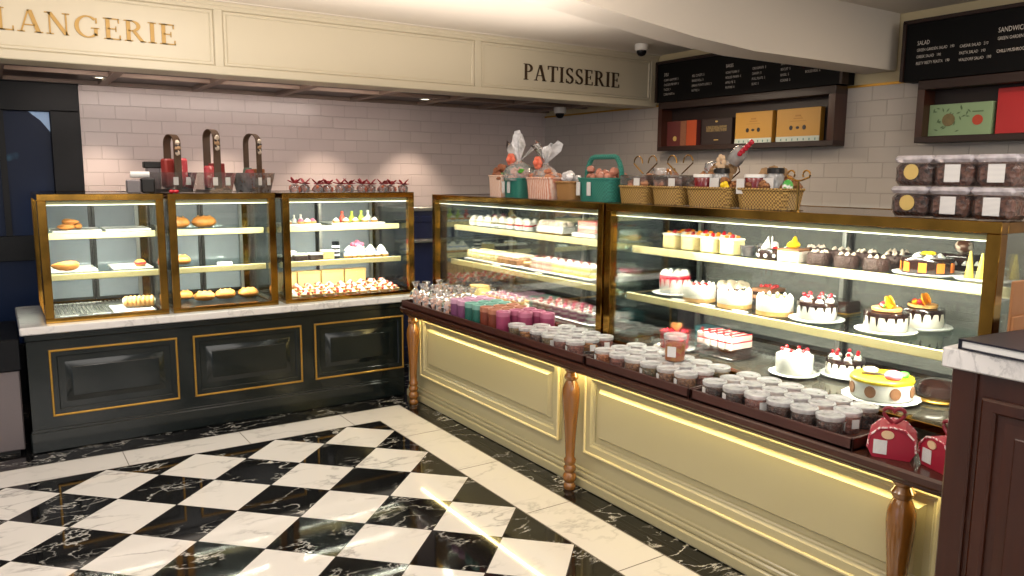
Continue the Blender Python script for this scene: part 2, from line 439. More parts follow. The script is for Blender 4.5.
# --- serif capitals for the two signs
def glyph(ch):
    q = []; T, t = .145, .055
    def bar(x0, y0, x1, y1): q.append([(x0, y0), (x1, y0), (x1, y1), (x0, y1)])
    def ser(x, y, w): bar(x - w / 2, y, x + w / 2, y + .045)
    def stem(x, top=True, bot=True):
        bar(x - T / 2, 0, x + T / 2, 1)
        if bot: ser(x, 0, .3)
        if top: ser(x, .955, .3)
    def arc(cx, cy, rx, ry, a0, a1, tm=T, tn=t, n=14, ph=0):
        pv = None
        for i in range(n + 1):
            a = R_(a0 + (a1 - a0) * i / n); w = tn + (tm - tn) * abs(math.cos(a - R_(ph)))
            o = (cx + rx * math.cos(a), cy + ry * math.sin(a)); k = (cx + (rx - w) * math.cos(a), cy + (ry - w) * math.sin(a))
            if pv: q.append([pv[0], o, k, pv[1]])
            pv = (o, k)
    def diag(x0, y0, x1, y1, w): q.append([(x0 - w / 2, y0), (x0 + w / 2, y0), (x1 + w / 2, y1), (x1 - w / 2, y1)])
    if ch == 'I': stem(.16); w = .32
    elif ch == 'L': stem(.16); bar(.16, 0, .58, t); bar(.535, 0, .58, .22); w = .6
    elif ch == 'E':
        stem(.16); bar(.16, 0, .6, t); bar(.16, .945, .56, 1); bar(.16, .48, .45, .53)
        bar(.555, 0, .6, .22); bar(.515, .78, .56, 1); bar(.42, .38, .455, .63); w = .62
    elif ch in 'PRB':
        stem(.16); arc(.3, .74, .3, .26, -90, 90); bar(.16, .945, .32, 1); bar(.16, .48, .32, .535); w = .62
        if ch == 'R': diag(.36, .5, .66, 0, .15); ser(.68, 0, .2); w = .76
        if ch == 'B': arc(.32, .265, .34, .265, -90, 90); bar(.16, 0, .34, .05); w = .68
    elif ch == 'T': stem(.36, top=False); bar(.02, .945, .7, 1); bar(.02, .76, .065, 1); bar(.655, .76, .7, 1); w = .72
    elif ch == 'A': diag(.1, 0, .36, 1, .06); diag(.66, 0, .4, 1, .15); bar(.2, .3, .56, .35); ser(.1, 0, .24); ser(.66, 0, .28); w = .78
    elif ch == 'N': bar(.12, 0, .175, 1); bar(.66, 0, .715, 1); diag(.69, 0, .15, 1, .16); ser(.147, 0, .24); ser(.09, .955, .2); ser(.69, .955, .24); w = .84
    elif ch == 'O': arc(.44, .5, .43, .52, 0, 360, n=26); w = .88
    elif ch == 'G': arc(.46, .5, .44, .52, 48, 318, n=22); bar(.68, .1, .8, .46); ser(.72, .43, .28); bar(.74, .68, .79, .93); w = .9
    elif ch == 'U': bar(.1, .3, .24, 1); bar(.64, .3, .7, 1); arc(.4, .32, .3, .34, 180, 360); ser(.17, .955, .28); ser(.67, .955, .22); w = .8
    elif ch == 'S':
        arc(.3, .745, .245, .27, 35, 262, .12, .06, ph=0); arc(.3, .262, .27, .275, 82, -145, .13, .06)
        q.append([(.1, .62), (.2, .66), (.5, .38), (.42, .32)]); bar(.46, .74, .5, .98); bar(.05, .03, .09, .28); w = .58
    return q, w

def sign(word, x0, x1, zb, h, y, mat, label):
    tot = sum(glyph(c)[1] for c in word) + .1 * (len(word) - 1)
    k = (x1 - x0) / tot; g = G(); x = x0
    for c in word:
        q, w = glyph(c)
        for p in q:
            pp = [(x + a * k, zb + b * h) for a, b in p]
            area2 = sum(pp[i][0] * pp[(i + 1) % 4][1] - pp[(i + 1) % 4][0] * pp[i][1] for i in range(4))
            g.prism(pp if area2 > 0 else pp[::-1], y + .004, y + .012, 'xz')
        x += (w + .1) * k
    return tag(g.obj('sign_lettering', mat, smooth=False), label, 'sign')
sign('BOULANGERIE', -1.955, -.822, 2.163, .102, .152, M_letgold, 'gold serif BOULANGERIE lettering on the cream fascia')
sign('PATISSERIE', 1.372, 2.224, 2.148, .105, .152, M_letdark, 'dark bronze serif PATISSERIE lettering on the cream fascia')

# black storefront doorway on the far left
g = G()
g.box((-3.4, 1.55, 1.885), (-1.165, 1.66, 2.065), bev=.004); g.box((-1.335, 1.55, 0), (-1.165, 1.66, 1.90), bev=.004)
g.box((-3.4, 1.555, .94), (-1.33, 1.65, 1.10), bev=.003); g.box((-3.4, 1.555, 0), (-1.33, 1.65, .40), bev=.003)
g.box((-1.62, 1.565, 1.1), (-1.585, 1.64, 1.89))
g.box((-3.4, 1.56, 1.88), (-2.4, 1.65, .4))
d = struct(g.obj('door_1', M_black), 'black lacquered doorway with blue glass panes')
M_blueglass = P('blue_glass_painted_reflection', (12, 26, 52), .35, .0, col2=(70, 120, 150), scale=2.6, emit=.08, thresh=.64, spec=.15)  # lighter blue patches and faint emission stand in for reflections in the pane
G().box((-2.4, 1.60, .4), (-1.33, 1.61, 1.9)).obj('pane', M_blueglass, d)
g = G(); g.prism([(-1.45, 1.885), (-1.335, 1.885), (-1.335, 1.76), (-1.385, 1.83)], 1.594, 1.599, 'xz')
G.obj(g, 'pane_highlight', P('painted_pane_glint', (110, 150, 195), .1, emit=.2), d, smooth=False)  # highlight painted on the pane corner as a pale, faintly glowing wedge
struct(G().box((-3.4, 1.57, 2.06), (-1.16, 1.7, 2.45)).obj('wall_back_left', M_black, smooth=False))

# ================================================================== LEFT: dark green counter
t = thing('bakery_counter', 'dark green lacquered counter with three gold-edged raised panels', 'counter', (0, 0, 0))
LX0, LX1, LY = -1.588, .604, .46
G().box((LX0, LY, .0), (LX1, 1.18, .652)).obj('cabinet_body', M_green, t, smooth=False)
g = G(); g.box((LX0 - .012, LY - .012, .0), (LX1, LY + .01, .115), bev=.006); g.box((LX0 - .006, LY - .006, .112), (LX1, LY + .01, .128), bev=.003)
g.obj('plinth', M_green, t)
g = G(); g.box((LX0 - .006, LY - .012, .612), (LX1, LY + .01, .652), bev=.006); g.obj('cornice', M_green, t)
for (a, b) in ((-1.49, -.845), (-.76, -.11), (-.028, .595)):
    p = G().frame(a, .193, b, .56, .04, LY - .01, LY + .002, bev=.004).obj('panel_moulding', M_green, t)
    G().frame(a, .193, b, .56, .011, LY - .018, LY - .006, bev=.003).obj('gold_edge', M_goldline, p)
    G().field(a + .07, .263, b - .07, .49, .032, LY - .014, LY + .001).obj('raised_panel', M_green, t)
w = G().box((LX0 - .025, LY - .03, .652), (LX1 + .16, 1.22, .694), bev=.006).obj('marble_worktop', M_cmarble)
tag(w, 'white veined marble worktop on the dark green counter', 'worktop')

# stainless cabinet beside it
t = thing('steel_undercounter_cabinet', 'brushed steel cabinet with a black top left of the green counter', 'cabinet', (-2.0, .5, 0))
G().box((-.55, 0, .02), (.375, .6, .46), bev=.006).obj('cabinet_body', P('satin_steel', (112, 104, 106), .42, .4, var=.12, scale=3), t)
G().box((-.57, -.02, .46), (.385, .62, .63), bev=.006).obj('top', M_black, t)
G().box((-.5, .02, 0), (.35, .55, .03)).obj('plinth', M_blackm, t)
g = G(); g.ball((.22, -.004, .28), (.008, .006, .008)); g.obj('lock', M_steel, t)

# ================================================================== RIGHT: cream counter, ledge, cases
RX = .635
t = thing('panelled_counter', 'long cream panelled counter lit from under the dark wooden ledge', 'counter')
G().box((RX, -3.27, 0), (1.5, .45, .606)).obj('cabinet_body', M_cream, t, smooth=False)
def rot_r(g):   # local xz front panel (x runs along -Y, front towards -X)
    return g.xf(Matrix(((0, 1, 0, RX), (-1, 0, 0, 0), (0, 0, 1, 0), (0, 0, 0, 1))))
g = G(); g.box((-.43, -.03, 0), (3.27, .01, .05), bev=.006); g.box((-.43, -.02, .05), (3.27, .01, .075), bev=.006); g.box((-.43, -.01, .075), (3.27, .01, .09), bev=.004)
rot_r(g).obj('plinth', M_cream, t)
for (a, b) in ((-.23, 1.295), (1.50, 3.22)):
    g = G().frame(a, .185, b, .595, .05, -.022, .001, bev=.009); g.frame(a + .045, .23, b - .045, .55, .016, -.012, .001, bev=.005)
    rot_r(g).obj('panel_moulding', M_cream, t)
    rot_r(G().field(a + .085, .27, b - .085, .515, .012, -.02, .001)).obj('raised_panel', M_cream, t)
    rot_r(G().frame(a - .002, .183, b + .002, .597, .012, -.03, -.018, bev=.003)).obj('panel_edge', P('pale_gold_edge', (226, 212, 160), .35), t)
rot_r(G().box((-.25, -.030, .599), (3.25, -.017, .6058))).obj('light_strip', M_ledwarm, t, smooth=False)

t = thing('wooden_ledge', 'dark wooden ledge on turned legs along the cream counter', 'ledge')
g = G(); g.box((.487, -3.285, .62), (.81, .275, .655), bev=.008); g.box((.50, -3.28, .608), (.81, .27, .622), bev=.004); g.box((.515, -3.275, .5985), (.60, .265, .61), bev=.004)
g.obj('tabletop', M_slab, t)
prof = [(.0, .0), (.026, 0), (.031, .012), (.028, .024), (.022, .032), (.031, .045), (.034, .06), (.03, .076), (.022, .084), (.03, .095), (.031, .11), (.023, .122),
        (.029, .135), (.03, .148), (.022, .16), (.0235, .19), (.027, .26), (.033, .34), (.040, .42), (.043, .465), (.041, .50), (.033, .525), (.025, .54),
        (.033, .55), (.035, .562), (.028, .572), (.024, .58), (.032, .588), (.034, .598)]
def leg_g():
    return G().lathe(prof, n=24, wob=lambda a, k: 1 + (.025 * math.cos(10 * a) if 15 <= k <= 20 else 0))
me = None
for y in (.225, -1.462, -3.10):
    o = leg_g().obj('leg', M_leg, t); o.location = (.558, y, 0)

# --------------------------------------------------------- glass display cases
def display_case(label, org, rz, w, d, z0, z1, s1, s2, in1, in2, deckmat, post=.042, doors=2, endpost=True, up=3, power=1., back=None):
    t = thing('display_case', label, 'display case', org, rz)
    g = G(); p = post
    for x in (0, w - p):
        for y in (0, d - p): g.box((x, y, z0 + .026), (x + p, y + p, z1 - .036), bev=.002)
    for za, zb in ((z1 - .036, z1), (z0, z0 + .026)):
        g.box((0, 0, za), (w, p, zb), bev=.002); g.box((0, d - p, za), (w, d, zb), bev=.002)
        g.box((0, p, za), (p, d - p, zb), bev=.002); g.box((w - p, p, za), (w, d - p, zb), bev=.002)
    g.obj('brass_frame', M_gold, t)
    G().box((p, p, z1 - .012), (w - p, d - p, z1 - .002)).obj('top_panel', M_bronze, t, smooth=False)
    G().box((p * .6, .014, z0 + .02), (w - p * .6, .019, z1 - .03)).obj('front_glass', M_glass, t, smooth=False)
    for x in (.012, w - .017): G().box((x, p * .6, z0 + .02), (x + .005, d - p * .6, z1 - .03)).obj('side_glass', M_glass_side, t, smooth=False)
    G().box((.006, .006, z0 + .0005), (w - .006, d - .006, z0 + .004)).obj('deck', deckmat, t, smooth=False)
    wd = (w - 2 * p) / doors
    for i in range(doors):
        x0 = p + i * wd; y = d - p - .012 - .014 * (i % 2)
        o = G().frame(x0, z0 + .025, x0 + wd, z1 - .035, .018, y, y + .014, bev=.002).obj('sliding_door', M_dframe, t)
        G().box((x0 + .016, y + .005, z0 + .04), (x0 + wd - .016, y + .009, z1 - .05)).obj('door_glass', back or M_backglass, o, smooth=False)
    g = G()
    for i in range(up):
        x = p + .02 + (w - 2 * p - .04) * i / (up - 1) - .01
        g.box((x, d - .11, z0), (x + .02, d - .09, z1 - .04))
    g.obj('upright', M_steel, t, smooth=False)
    for z, inn in ((s1, in1), (s2, in2)):
        sh = G().box((p * .5, inn, z - .008), (w - p * .5, d - .085, z)).obj('shelf', M_shelfglass, t, smooth=False)
        G().box((p * .5, inn - .006, z - .034), (w - p * .5, inn + .006, z + .002), bev=.003).obj('edge_strip', M_strip, sh)
        G().box((p * .5 + .01, inn + .008, z - .03), (w - p * .5 - .01, inn + .02, z - .012)).obj('light_strip', M_led, sh, smooth=False)
        g = G()
        for i in range(up):
            x = p + .02 + (w - 2 * p - .04) * i / (up - 1) - .005
            g.prism([(inn + .04, z - .010), (d - .09, z - .010), (d - .09, z - .055), (d - .14, z - .05)], x, x + .008, 'yz')
        g.obj('bracket', M_steel, sh, smooth=False)
    G().box((p, p * .7, z1 - .058), (w - p, p * .7 + .03, z1 - .04), bev=.002).obj('light_strip', M_strip, t)
    G().box((p, p * .7 + .004, z1 - .062), (w - p, p * .7 + .026, z1 - .057)).obj('light_strip', M_led, t, smooth=False)
    g = G()
    for i in range(int((w - .16) / .022)):
        x = .08 + i * .022; g.box((x, d - .2, z0 + .014), (x + .011, d - .11, z0 + .02))
    g.box((.07, d - .205, z0 + .004), (w - .07, d - .105, z0 + .012))
    g.obj('vent_grille', M_steel, t, smooth=False)
    # real LED strips as area lamps, one behind every strip
    Mw = Matrix.Translation(org) @ Matrix.Rotation(rz, 4, 'Z')
    for z, y in ((z1 - .066, p * .7 + .02), (s1 - .036, in1 + .02), (s2 - .036, in2 + .02)):
        c = Mw @ Vector((w / 2, y, z))
        area('case_led', c, w - .12, .02, LEDW * w * power, (255, 246, 226), (R_(24), 0, rz))
    return t

LEDW = LEDW_
M_backglass = clear('back_door_glass', (205, 210, 208), milk=.22, gloss=1.2, milkcol=(170, 168, 162))  # grey milkiness stands in for reflections on the rear doors
M_backpale = clear('back_door_glass_glare', (205, 212, 216), milk=.34, gloss=1.2, milkcol=(196, 204, 212))  # paler milk paints in the LED glare on the left cases' doors
ZB, ZT = .694, 1.388
for (x0, x1, lab) in ((-1.487, -.868, 'brass framed glass case with few pastries left end of green counter'),
                      (-.845, -.232, 'brass framed glass case of bread loaves middle of green counter'),
                      (-.187, .712, 'wide brass framed glass case of tarts right end of green counter')):
    display_case(lab, (x0, .50, 0), 0, x1 - x0, .70, ZB, ZT, 1.165, .938, .20, .175, M_deckpale, up=2 if x1 < 0 else 3, power=.8, back=M_backpale)
CA = display_case('far brass framed case of small pastries on the cream counter', (.80, .405, 0), -PI / 2, 1.785, .70, .688, 1.375, 1.168, .935, .165, .135, M_deck, doors=2)
CB = display_case('near brass framed case of whole cakes on the cream counter', (.80, -1.398, 0), -PI / 2, 1.80, .70, .688, 1.375, 1.162, .930, .165, .135, M_deck, doors=2)

# trays on the ledge
def tray(y0, y1, label):
    g = G(); x0, x1, z = .492, .797, .655; wl = .010
    g.box((x0, y0, z), (x1, y1, z + .01)); g.box((x0, y0, z), (x0 + wl, y1, z + .044), bev=.002); g.box((x1 - wl, y0, z), (x1, y1, z + .044), bev=.002)
    g.box((x0, y0, z), (x1, y0 + wl, z + .044), bev=.002); g.box((x0, y1 - wl, z), (x1, y1, z + .044), bev=.002)
    return tag(g.obj('serving_tray', M_tray), label, 'tray', 'dark wooden trays along the ledge')
tray(-1.632, .255, 'long dark wooden tray holding cellophane bags, coloured tubes and tubs')
tray(-2.275, -1.645, 'dark wooden tray of tubs in the middle of the ledge')
tray(-2.965, -2.285, 'dark wooden tray of tubs beside the red gift boxes')

# ================================================================== foreground cabinet, book
t = thing('checkout_cabinet', 'tall mahogany cabinet with marble top in the near right corner', 'cabinet')
CX, CY = .30, -3.345
G().box((CX, -5.2, .0), (1.25, CY, 1.035)).obj('cabinet_body', M_mahog_v, t, smooth=False)
def rot_c(g): return g.xf(Matrix(((0, 1, 0, CX), (-1, 0, 0, 0), (0, 0, 1, 0), (0, 0, 0, 1))))
rot_c(G().frame(-CY + .075, .12, -CY + .62, .975, .035, -.014, .001, bev=.006)).obj('panel_moulding', M_mahog_v, t)
rot_c(G().field(-CY + .125, .17, -CY + .57, .925, .03, -.012, .001)).obj('raised_panel', M_mahog_v, t)
rot_c(G().box((-CY, -.012, .0), (-CY + .06, .005, 1.035), bev=.004)).obj('corner_post', M_mahog_v, t)
rot_c(G().box((-CY, -.016, .0), (-CY + 1.8, .005, .09), bev=.005)).obj('plinth', M_mahog_v, t)
G().box((CX - .028, -5.25, 1.035), (1.3, CY + .02, 1.086), bev=.004).obj('marble_top', M_cmarble, t)
t = thing('menu_book', 'dark blue bound book lying on the marble top of the mahogany cabinet', 'book', (.45, -3.50, 1.087), R_(-6))
M_cover = P('navy_book_cover', (16, 18, 36), .35, var=.2, scale=10, spec=.3)
g = G(); g.box((-.19, -.13, .0), (.2, .12, .004), bev=.0015); g.box((-.19, -.13, .021), (.2, .12, .0255), bev=.0015); g.box((-.19, .114, 0), (.2, .12, .0255), bev=.002)
g.obj('cover', M_cover, t)
G().box((-.183, -.124, .004), (.193, .113, .021)).obj('pages', M_card, t, smooth=False)
t = thing('card_holder', 'upright brown card holder behind the dark blue book at the right edge', 'card holder', (.655, -3.342, 1.0865))
M_kraftb = P('brown_kraft_board', (150, 100, 58), .6, var=.2, scale=20)
G().box((-.085, -.004, 0), (.085, .004, .145), bev=.002).obj('back_board', M_kraftb, t); G().box((-.085, -.012, 0), (.085, -.004, .05), bev=.002).obj('front_lip', M_kraftb, t)

# ================================================================== back cupboard in the corner
t = thing('back_cupboard', 'navy blue cupboard with a steel shelf in the corner behind the cases', 'cupboard', (1.55, 1.30, 0))
G().box((-.62, 0, 0), (.62, .28, 1.22), bev=.004).obj('cabinet_body', M_navy, t)
for x in (-.6, .005): G().frame(x, .08, x + .595, 1.18, .05, -.014, .001, bev=.004).obj('door', M_navy, t)
G().box((-.64, -.03, 1.22), (.64, .29, 1.25), bev=.004).obj('worktop', M_steel, t)
G().box((-.62, -.16, .98), (.62, .0, 1.0), bev=.003).obj('steel_shelf', M_steel, t)

# ================================================================== wall boards and shelf niches
def txt(lines, parent, x, y0, z0, size, dz, name='lettering', gapw=None):
    """lines of white sans capitals on a board facing -X (x constant, text runs towards -Y)"""
    g = G()
    for i, s in enumerate(lines):
        if not s: continue
        cu = bpy.data.curves.new('t', 'FONT'); cu.body = s; cu.size = size; cu.resolution_u = 2; cu.space_character = 1.02
        ob = bpy.data.objects.new('t', cu); COL.objects.link(ob)
        bpy.context.view_layer.update()
        dg = bpy.context.evaluated_depsgraph_get()
        me = ob.evaluated_get(dg).to_mesh()
        vs = [(x, y0 - v.co.x * .7, z0 - i * dz + v.co.y) for v in me.vertices]
        g.add(vs, [tuple(p.vertices) for p in me.polygons])
        ob.evaluated_get(dg).to_mesh_clear(); bpy.data.objects.remove(ob); bpy.data.curves.remove(cu)
    return g.obj(name, M_chalk, parent, smooth=False)

def board(y0, y1, ny0, ny1, label, nlabel, blocks, topz=2.33, bz=2.045):
    xb = XW - .12
    t = thing('menu_board', label, 'menu board', (0, 0, 0))
    G().box((xb, y1, bz), (XW - .001, y0, topz), bev=.002).obj('board', M_board, t)
    g = G(); g.box((xb - .012, y1 - .006, topz - .012), (xb + .05, y0 + .006, topz + .008), bev=.002)
    g.box((xb - .012, y0 - .012, bz), (xb + .05, y0 + .006, topz)); g.box((xb - .012, y1 - .006, bz), (xb + .05, y1 + .012, topz))
    g.obj('frame', M_mahog, t)
    for b in blocks: txt(b[0], t, xb - .004, *b[1:])
    n = thing('wall_shelf', nlabel, 'shelf', (0, 0, 0))
    zb, zt = 1.692, bz - .002
    g = G(); g.box((xb, ny1, zt - .05), (XW - .001, ny0, zt), bev=.003); g.box((xb, ny1, zb), (XW - .001, ny0, zb + .034), bev=.003)
    g.obj('shelf_board', M_mahog, n)
    for a, b in ((ny0 - .04, ny0 - .001), (ny1 + .001, ny1 + .045)): G().box((xb + .001, a, zb + .03), (XW - .002, b, zt - .04)).obj('side_panel', M_mahog_v, n, smooth=False)
    G().box((XW - .014, ny1 + .02, zb + .02), (XW - .002, ny0 - .02, zt - .03)).obj('back_panel', P('dark_niche_back', (30, 14, 10), .5), n, smooth=False)
board(.035, -1.498, .012, -1.46, 'black wall menu board with white columns of text, partly behind the beam', 'dark wooden wall shelf under the far menu board', [
    (['DELI'], -.045, 2.228, .031, .04, 'heading'),
    (['CURRY LEAF PUFF  5', 'CHICKEN PIE PUFF  5', 'TACOS  5', 'CORN PUFFS  6'], -.045, 2.192, .022, .0335, 'lettering'),
    (['VEG CUTLETS  5', 'BREAD ROLL  5', 'SPRING POTATO STICK  5', 'PATTIES  6'], -.32, 2.197, .022, .0335, 'lettering'),
    (['BAKES'], -.625, 2.228, .031, .04, 'heading'),
    (['ROAST PLAIN  5', 'ROLLED PANINI  5', 'APPLE PIE  5', 'MUFFINS  6'], -.625, 2.188, .022, .0325, 'lettering'),
    (['CROISSANTS  5', 'DANISH  5', 'ROLL PLAITS  5', 'BUNS  5'], -.845, 2.192, .022, .0325, 'lettering'),
    (['BROWNIE  5', 'BISCUIT  5', 'BAGEL  5', 'COOKIE  5'], -1.066, 2.196, .022, .0335, 'lettering'),
    (['MILK  5', 'BOILED EGG  6'], -1.245, 2.168, .022, .0365, 'lettering')])
board(-1.856, -3.6, -1.95, -3.6, 'black wall menu board with SALAD and SANDWICHES text', 'dark wooden wall shelf under the SALAD menu board', [
    (['SALAD'], -1.932, 2.203, .031, .04, 'heading'),
    (['GREEN GARDEN SALAD   190', 'GREEK SALAD   190', 'BEETY BEETY FEASTA   190'], -1.932, 2.170, .021, .034, 'lettering'),
    (['CAESAR SALAD   210', 'PASTA SALAD   190', 'WALDORF SALAD   190'], -2.155, 2.163, .021, .034, 'lettering'),
    (['SANDWICHES'], -2.335, 2.212, .034, .04, 'heading'),
    (['GREEN GARDEN GRILL   190', '', 'CHILLI MUSHROOM   190'], -2.335, 2.176, .022, .03, 'lettering')], bz=2.02)

# ================================================================== ITEMS
# ---- boxes standing on the wall shelves
def carton(label, yc, w, h, d, mats, deco, zb=1.727, tilt=4):
    t = thing('gift_carton', label, 'gift box', (XW - .059, yc, zb), 0)
    d = .044; G().box((0, -w / 2, 0), (d, w / 2, h), bev=.002).obj('box_body', mats, t)
    for nm, m, g in deco(w, h): g.obj(nm, m, t)
    return t
def Lq(y0, z0, y1, z1, x=-.0015): return G().box((x, min(y0, y1), z0), (x + .003, max(y0, y1), z1))
M_red = P('deep_red_card', (138, 42, 38), .5, var=.15, scale=12)
M_orange = P('orange_card', (176, 76, 40), .5, var=.15, scale=8)
M_maroon = P('maroon_card', (96, 44, 42), .5, var=.15, scale=8)
M_choco = P('dark_chocolate_card', (46, 34, 32), .5, var=.2, scale=8)
M_yellow = P('yellow_card', (196, 146, 60), .5, var=.08, scale=6)
M_mint = P('mint_card', (138, 164, 124), .5, var=.06, scale=10)
M_vred = P('bright_red_card', (178, 36, 38), .45, var=.1, scale=6)
M_paleb = P('pale_blue_band', (196, 206, 196), .5, var=.08, scale=30)
M_tan = P('kraft_card', (200, 164, 104), .6, var=.1, scale=20)
M_leafp = P('leaf_print', (96, 120, 84), .6, var=.2, scale=30)
M_gsticker = P('gold_sticker', (206, 176, 104), .4, .2, var=.1, scale=60)
def disc(y, z, r, x=-.003, n=14, ry=1.):
    return G().prism([(y + r * math.cos(2 * PI * k / n), z + r * ry * math.sin(2 * PI * k / n)) for k in range(n)], x, 0, 'yz')
def d_orange(w, h):
    g2 = Lq(-w * .12, .01, -w * .0, h * .92, -.002)
    return [('orange_band', M_orange, Lq(-w / 2, 0, -w * .18, h)), ('pattern_band', P('tan_pattern', (150, 104, 70), .5, col2=(110, 60, 50), scale=90), Lq(-w * .17, .002, w * .02, h - .002)),
            ('emblem', M_gsticker, disc(w * .2, h * .3, .018))]
def d_choc(w, h): return [('lettering_band', P('muted_gold_print', (124, 104, 66), .5, col2=(60, 48, 40), scale=120, thresh=.55), Lq(-w * .34, h * .5, w * .34, h * .72)), ('emblem', M_gsticker, disc(0, h * .88, .012, ry=.5)), ('small_print', M_gsticker, Lq(-.02, .03, .02, .036))]
def d_yellow(w, h):
    gs = [('pale_band', M_paleb, Lq(-w / 2 + .001, 0, w / 2 - .001, h * .16))]
    for k in range(3): gs.append(('chocolate_print', M_choco, disc((k - 1) * w * .15, h * .42, .012, ry=1.2 if k != 1 else .7)))
    g = Lq(-w * .1, h * .68, w * .1, h * .71); g.box((-.0015, -w * .18, h * .61), (.0015, w * .18, h * .625)); g.box((-.0015, -.02, h * .75), (.0015, .02, h * .8))
    gs.append(('small_print', P('ochre_print', (176, 126, 52), .6), g))
    g = G()
    for k in range(7): g.box((-.002, -w * .42 + k * w * .13, h * .03), (.001, -w * .42 + k * w * .13 + .008, h * .1))
    gs.append(('pattern', P('teal_print', (96, 140, 130), .6), g)); return gs
def d_mint(w, h):
    g = G(); r = random.Random(3)
    for k in range(26):
        y, z = r.uniform(-.05, w / 2 - .02), r.uniform(.02, h - .02)
        a = r.uniform(0, PI); g.add(*(lambda q: (q.v, q.f))(G().prism([(y + .012 * math.cos(a), z + .012 * math.sin(a)), (y + .004 * math.cos(a + 1.6), z + .004 * math.sin(a + 1.6)), (y - .012 * math.cos(a), z - .012 * math.sin(a)), (y - .004 * math.cos(a + 1.6), z - .004 * math.sin(a + 1.6))], -.002, 0, 'yz')))
    return [('leaf_pattern', M_leafp, g), ('emblem', P('olive_emblem', (138, 116, 76), .6, col2=(96, 92, 60), scale=60), disc(w * .17, h * .5, .033)),
            ('fruit_print', P('red_orange_print', (196, 74, 48), .5, var=.3, scale=50), disc(-w * .29, h * .46, .026)), ('small_print', M_leafp, Lq(-w * .37, h * .7, -w * .2, h * .74))]
def d_red(w, h): return [('caption', M_card, Lq(-.03, h * .86, .05, h * .895)), ('chocolate_print', P('caramel_print', (190, 120, 70), .5, col2=(110, 50, 30), scale=40), disc(-.02, h * .42, .05, ry=.8))]
carton('maroon and orange gift box far left on the far wall shelf', -.17, .30, .18, .06, M_maroon, d_orange)
carton('dark chocolate gift box with gold lettering on the far wall shelf', -.505, .27, .18, .06, M_choco, d_choc)
carton('yellow gift box with pale base band, left of two on the far shelf', -.82, .30, .205, .07, M_yellow, d_yellow)
carton('wider yellow gift box beside the right end of the far wall shelf', -1.165, .32, .205, .07, M_yellow, d_yellow)
carton('mint green gift box with leaf pattern on the near wall shelf', -2.15, .32, .165, .06, M_mint, d_mint)
carton('bright red gift box at the right edge of the near wall shelf', -2.53, .40, .225, .06, M_vred, d_red)

# ---- ceiling fittings
M_white_trim = P('white_fitting', (226, 222, 214), .4)
def mk_cam():
    t = thing('ceiling_dome_camera', None, 'security camera')
    G().lathe([(.045, 0), (.048, -.012), (.046, -.04), (.04, -.045)], n=18).obj('housing', M_white_trim, t)
    G().lathe([(.034, -.044), (.033, -.06), (.024, -.075), (.008, -.082)], n=16).obj('dome', M_black, t)
    return t
K = Kind(mk_cam)
K.put((2.14, -.16, CZ), 0, 'white dome security camera on the ceiling in front of the fascia')
K.put((2.33, 1.02, 2.0715), 0, 'white dome security camera under the dark coffered ceiling', sc=1.1)
def mk_dl():
    t = thing('recessed_downlight', None, 'downlight')
    G().lathe([(.045, 0), (.045, -.006), (.034, -.006), (.032, .0)], n=18, cap0=False, cap1=False).obj('trim_ring', M_white_trim, t)
    G().lathe([(.033, -.003), (.001, -.003)], n=16).obj('lamp', M_led, t)
    return t
K = Kind(mk_dl)
K.put((-1.06, 1.27, 2.0935), 0, 'small lit downlight in the dark ceiling near the doorway')
K.put((1.20, 1.27, 2.0935), 0, 'small lit downlight in the dark ceiling above the wide tart case')

# ---- general confectionery materials
M_cream1 = P('whipped_cream', (226, 219, 204), .45, var=.04, scale=40, sub=.1)
M_frost = P('white_frosting', (224, 220, 212), .4, var=.03, scale=30, sub=.1)
M_speck = P('speckled_frosting', (222, 216, 204), .45, col2=(196, 188, 172), scale=160, thresh=.63)
M_biscuit = P('biscuit_base', (206, 156, 92), .7, var=.3, scale=120, bump=.3)
M_sponge = P('sponge', (232, 196, 128), .7, var=.2, scale=140, bump=.3)
M_yel = P('yellow_cream', (222, 192, 116), .5, col2=(230, 212, 164), scale=60)
M_choc = P('dark_chocolate', (44, 24, 18), .2, var=.3, scale=20, coat=.3)
M_chocm = P('chocolate_shavings', (70, 42, 34), .5, col2=(36, 20, 18), scale=160, bump=.8)
M_ganache = P('ganache', (38, 20, 16), .12, var=.2, scale=10, coat=.5)
M_cherry = P('glazed_cherry', (184, 20, 30), .15, var=.2, scale=20, coat=.5)
M_redglaze = P('red_glaze', (214, 36, 54), .18, var=.1, scale=10, coat=.5)
M_pink = P('pink_icing', (214, 112, 142), .4, var=.1, scale=40)
M_purple = P('berry_mousse', (150, 84, 116), .4, var=.2, scale=40)
M_orangef = P('orange_fruit', (244, 150, 30), .25, var=.2, scale=30, coat=.3)
M_yellowf = P('yellow_sugar', (250, 214, 30), .35, var=.1, scale=20)
M_greenf = P('green_leaf_icing', (84, 170, 60), .4, var=.2, scale=20)
M_brown = P('brown_cream', (150, 100, 66), .5, var=.25, scale=60)
M_crust = P('golden_crust', (214, 146, 66), .5, col2=(150, 84, 30), scale=30, bump=.3)
M_crust2 = P('pale_crust', (232, 186, 116), .5, col2=(190, 120, 54), scale=34, bump=.3)
M_nuts = P('nut_pieces', (178, 124, 78), .55, col2=(104, 60, 34), scale=95, tex='voronoi', bump=.8)
M_nutd = P('dark_chocolate_nuts', (100, 56, 36), .35, col2=(44, 25, 18), scale=80, tex='voronoi', bump=.8)
M_granola = P('orange_granola', (206, 124, 62), .55, col2=(150, 76, 36), scale=95, tex='voronoi', bump=.8)
M_mixed = P('seed_mix', (146, 114, 70), .55, col2=(74, 70, 38), scale=95, tex='voronoi', bump=.8)
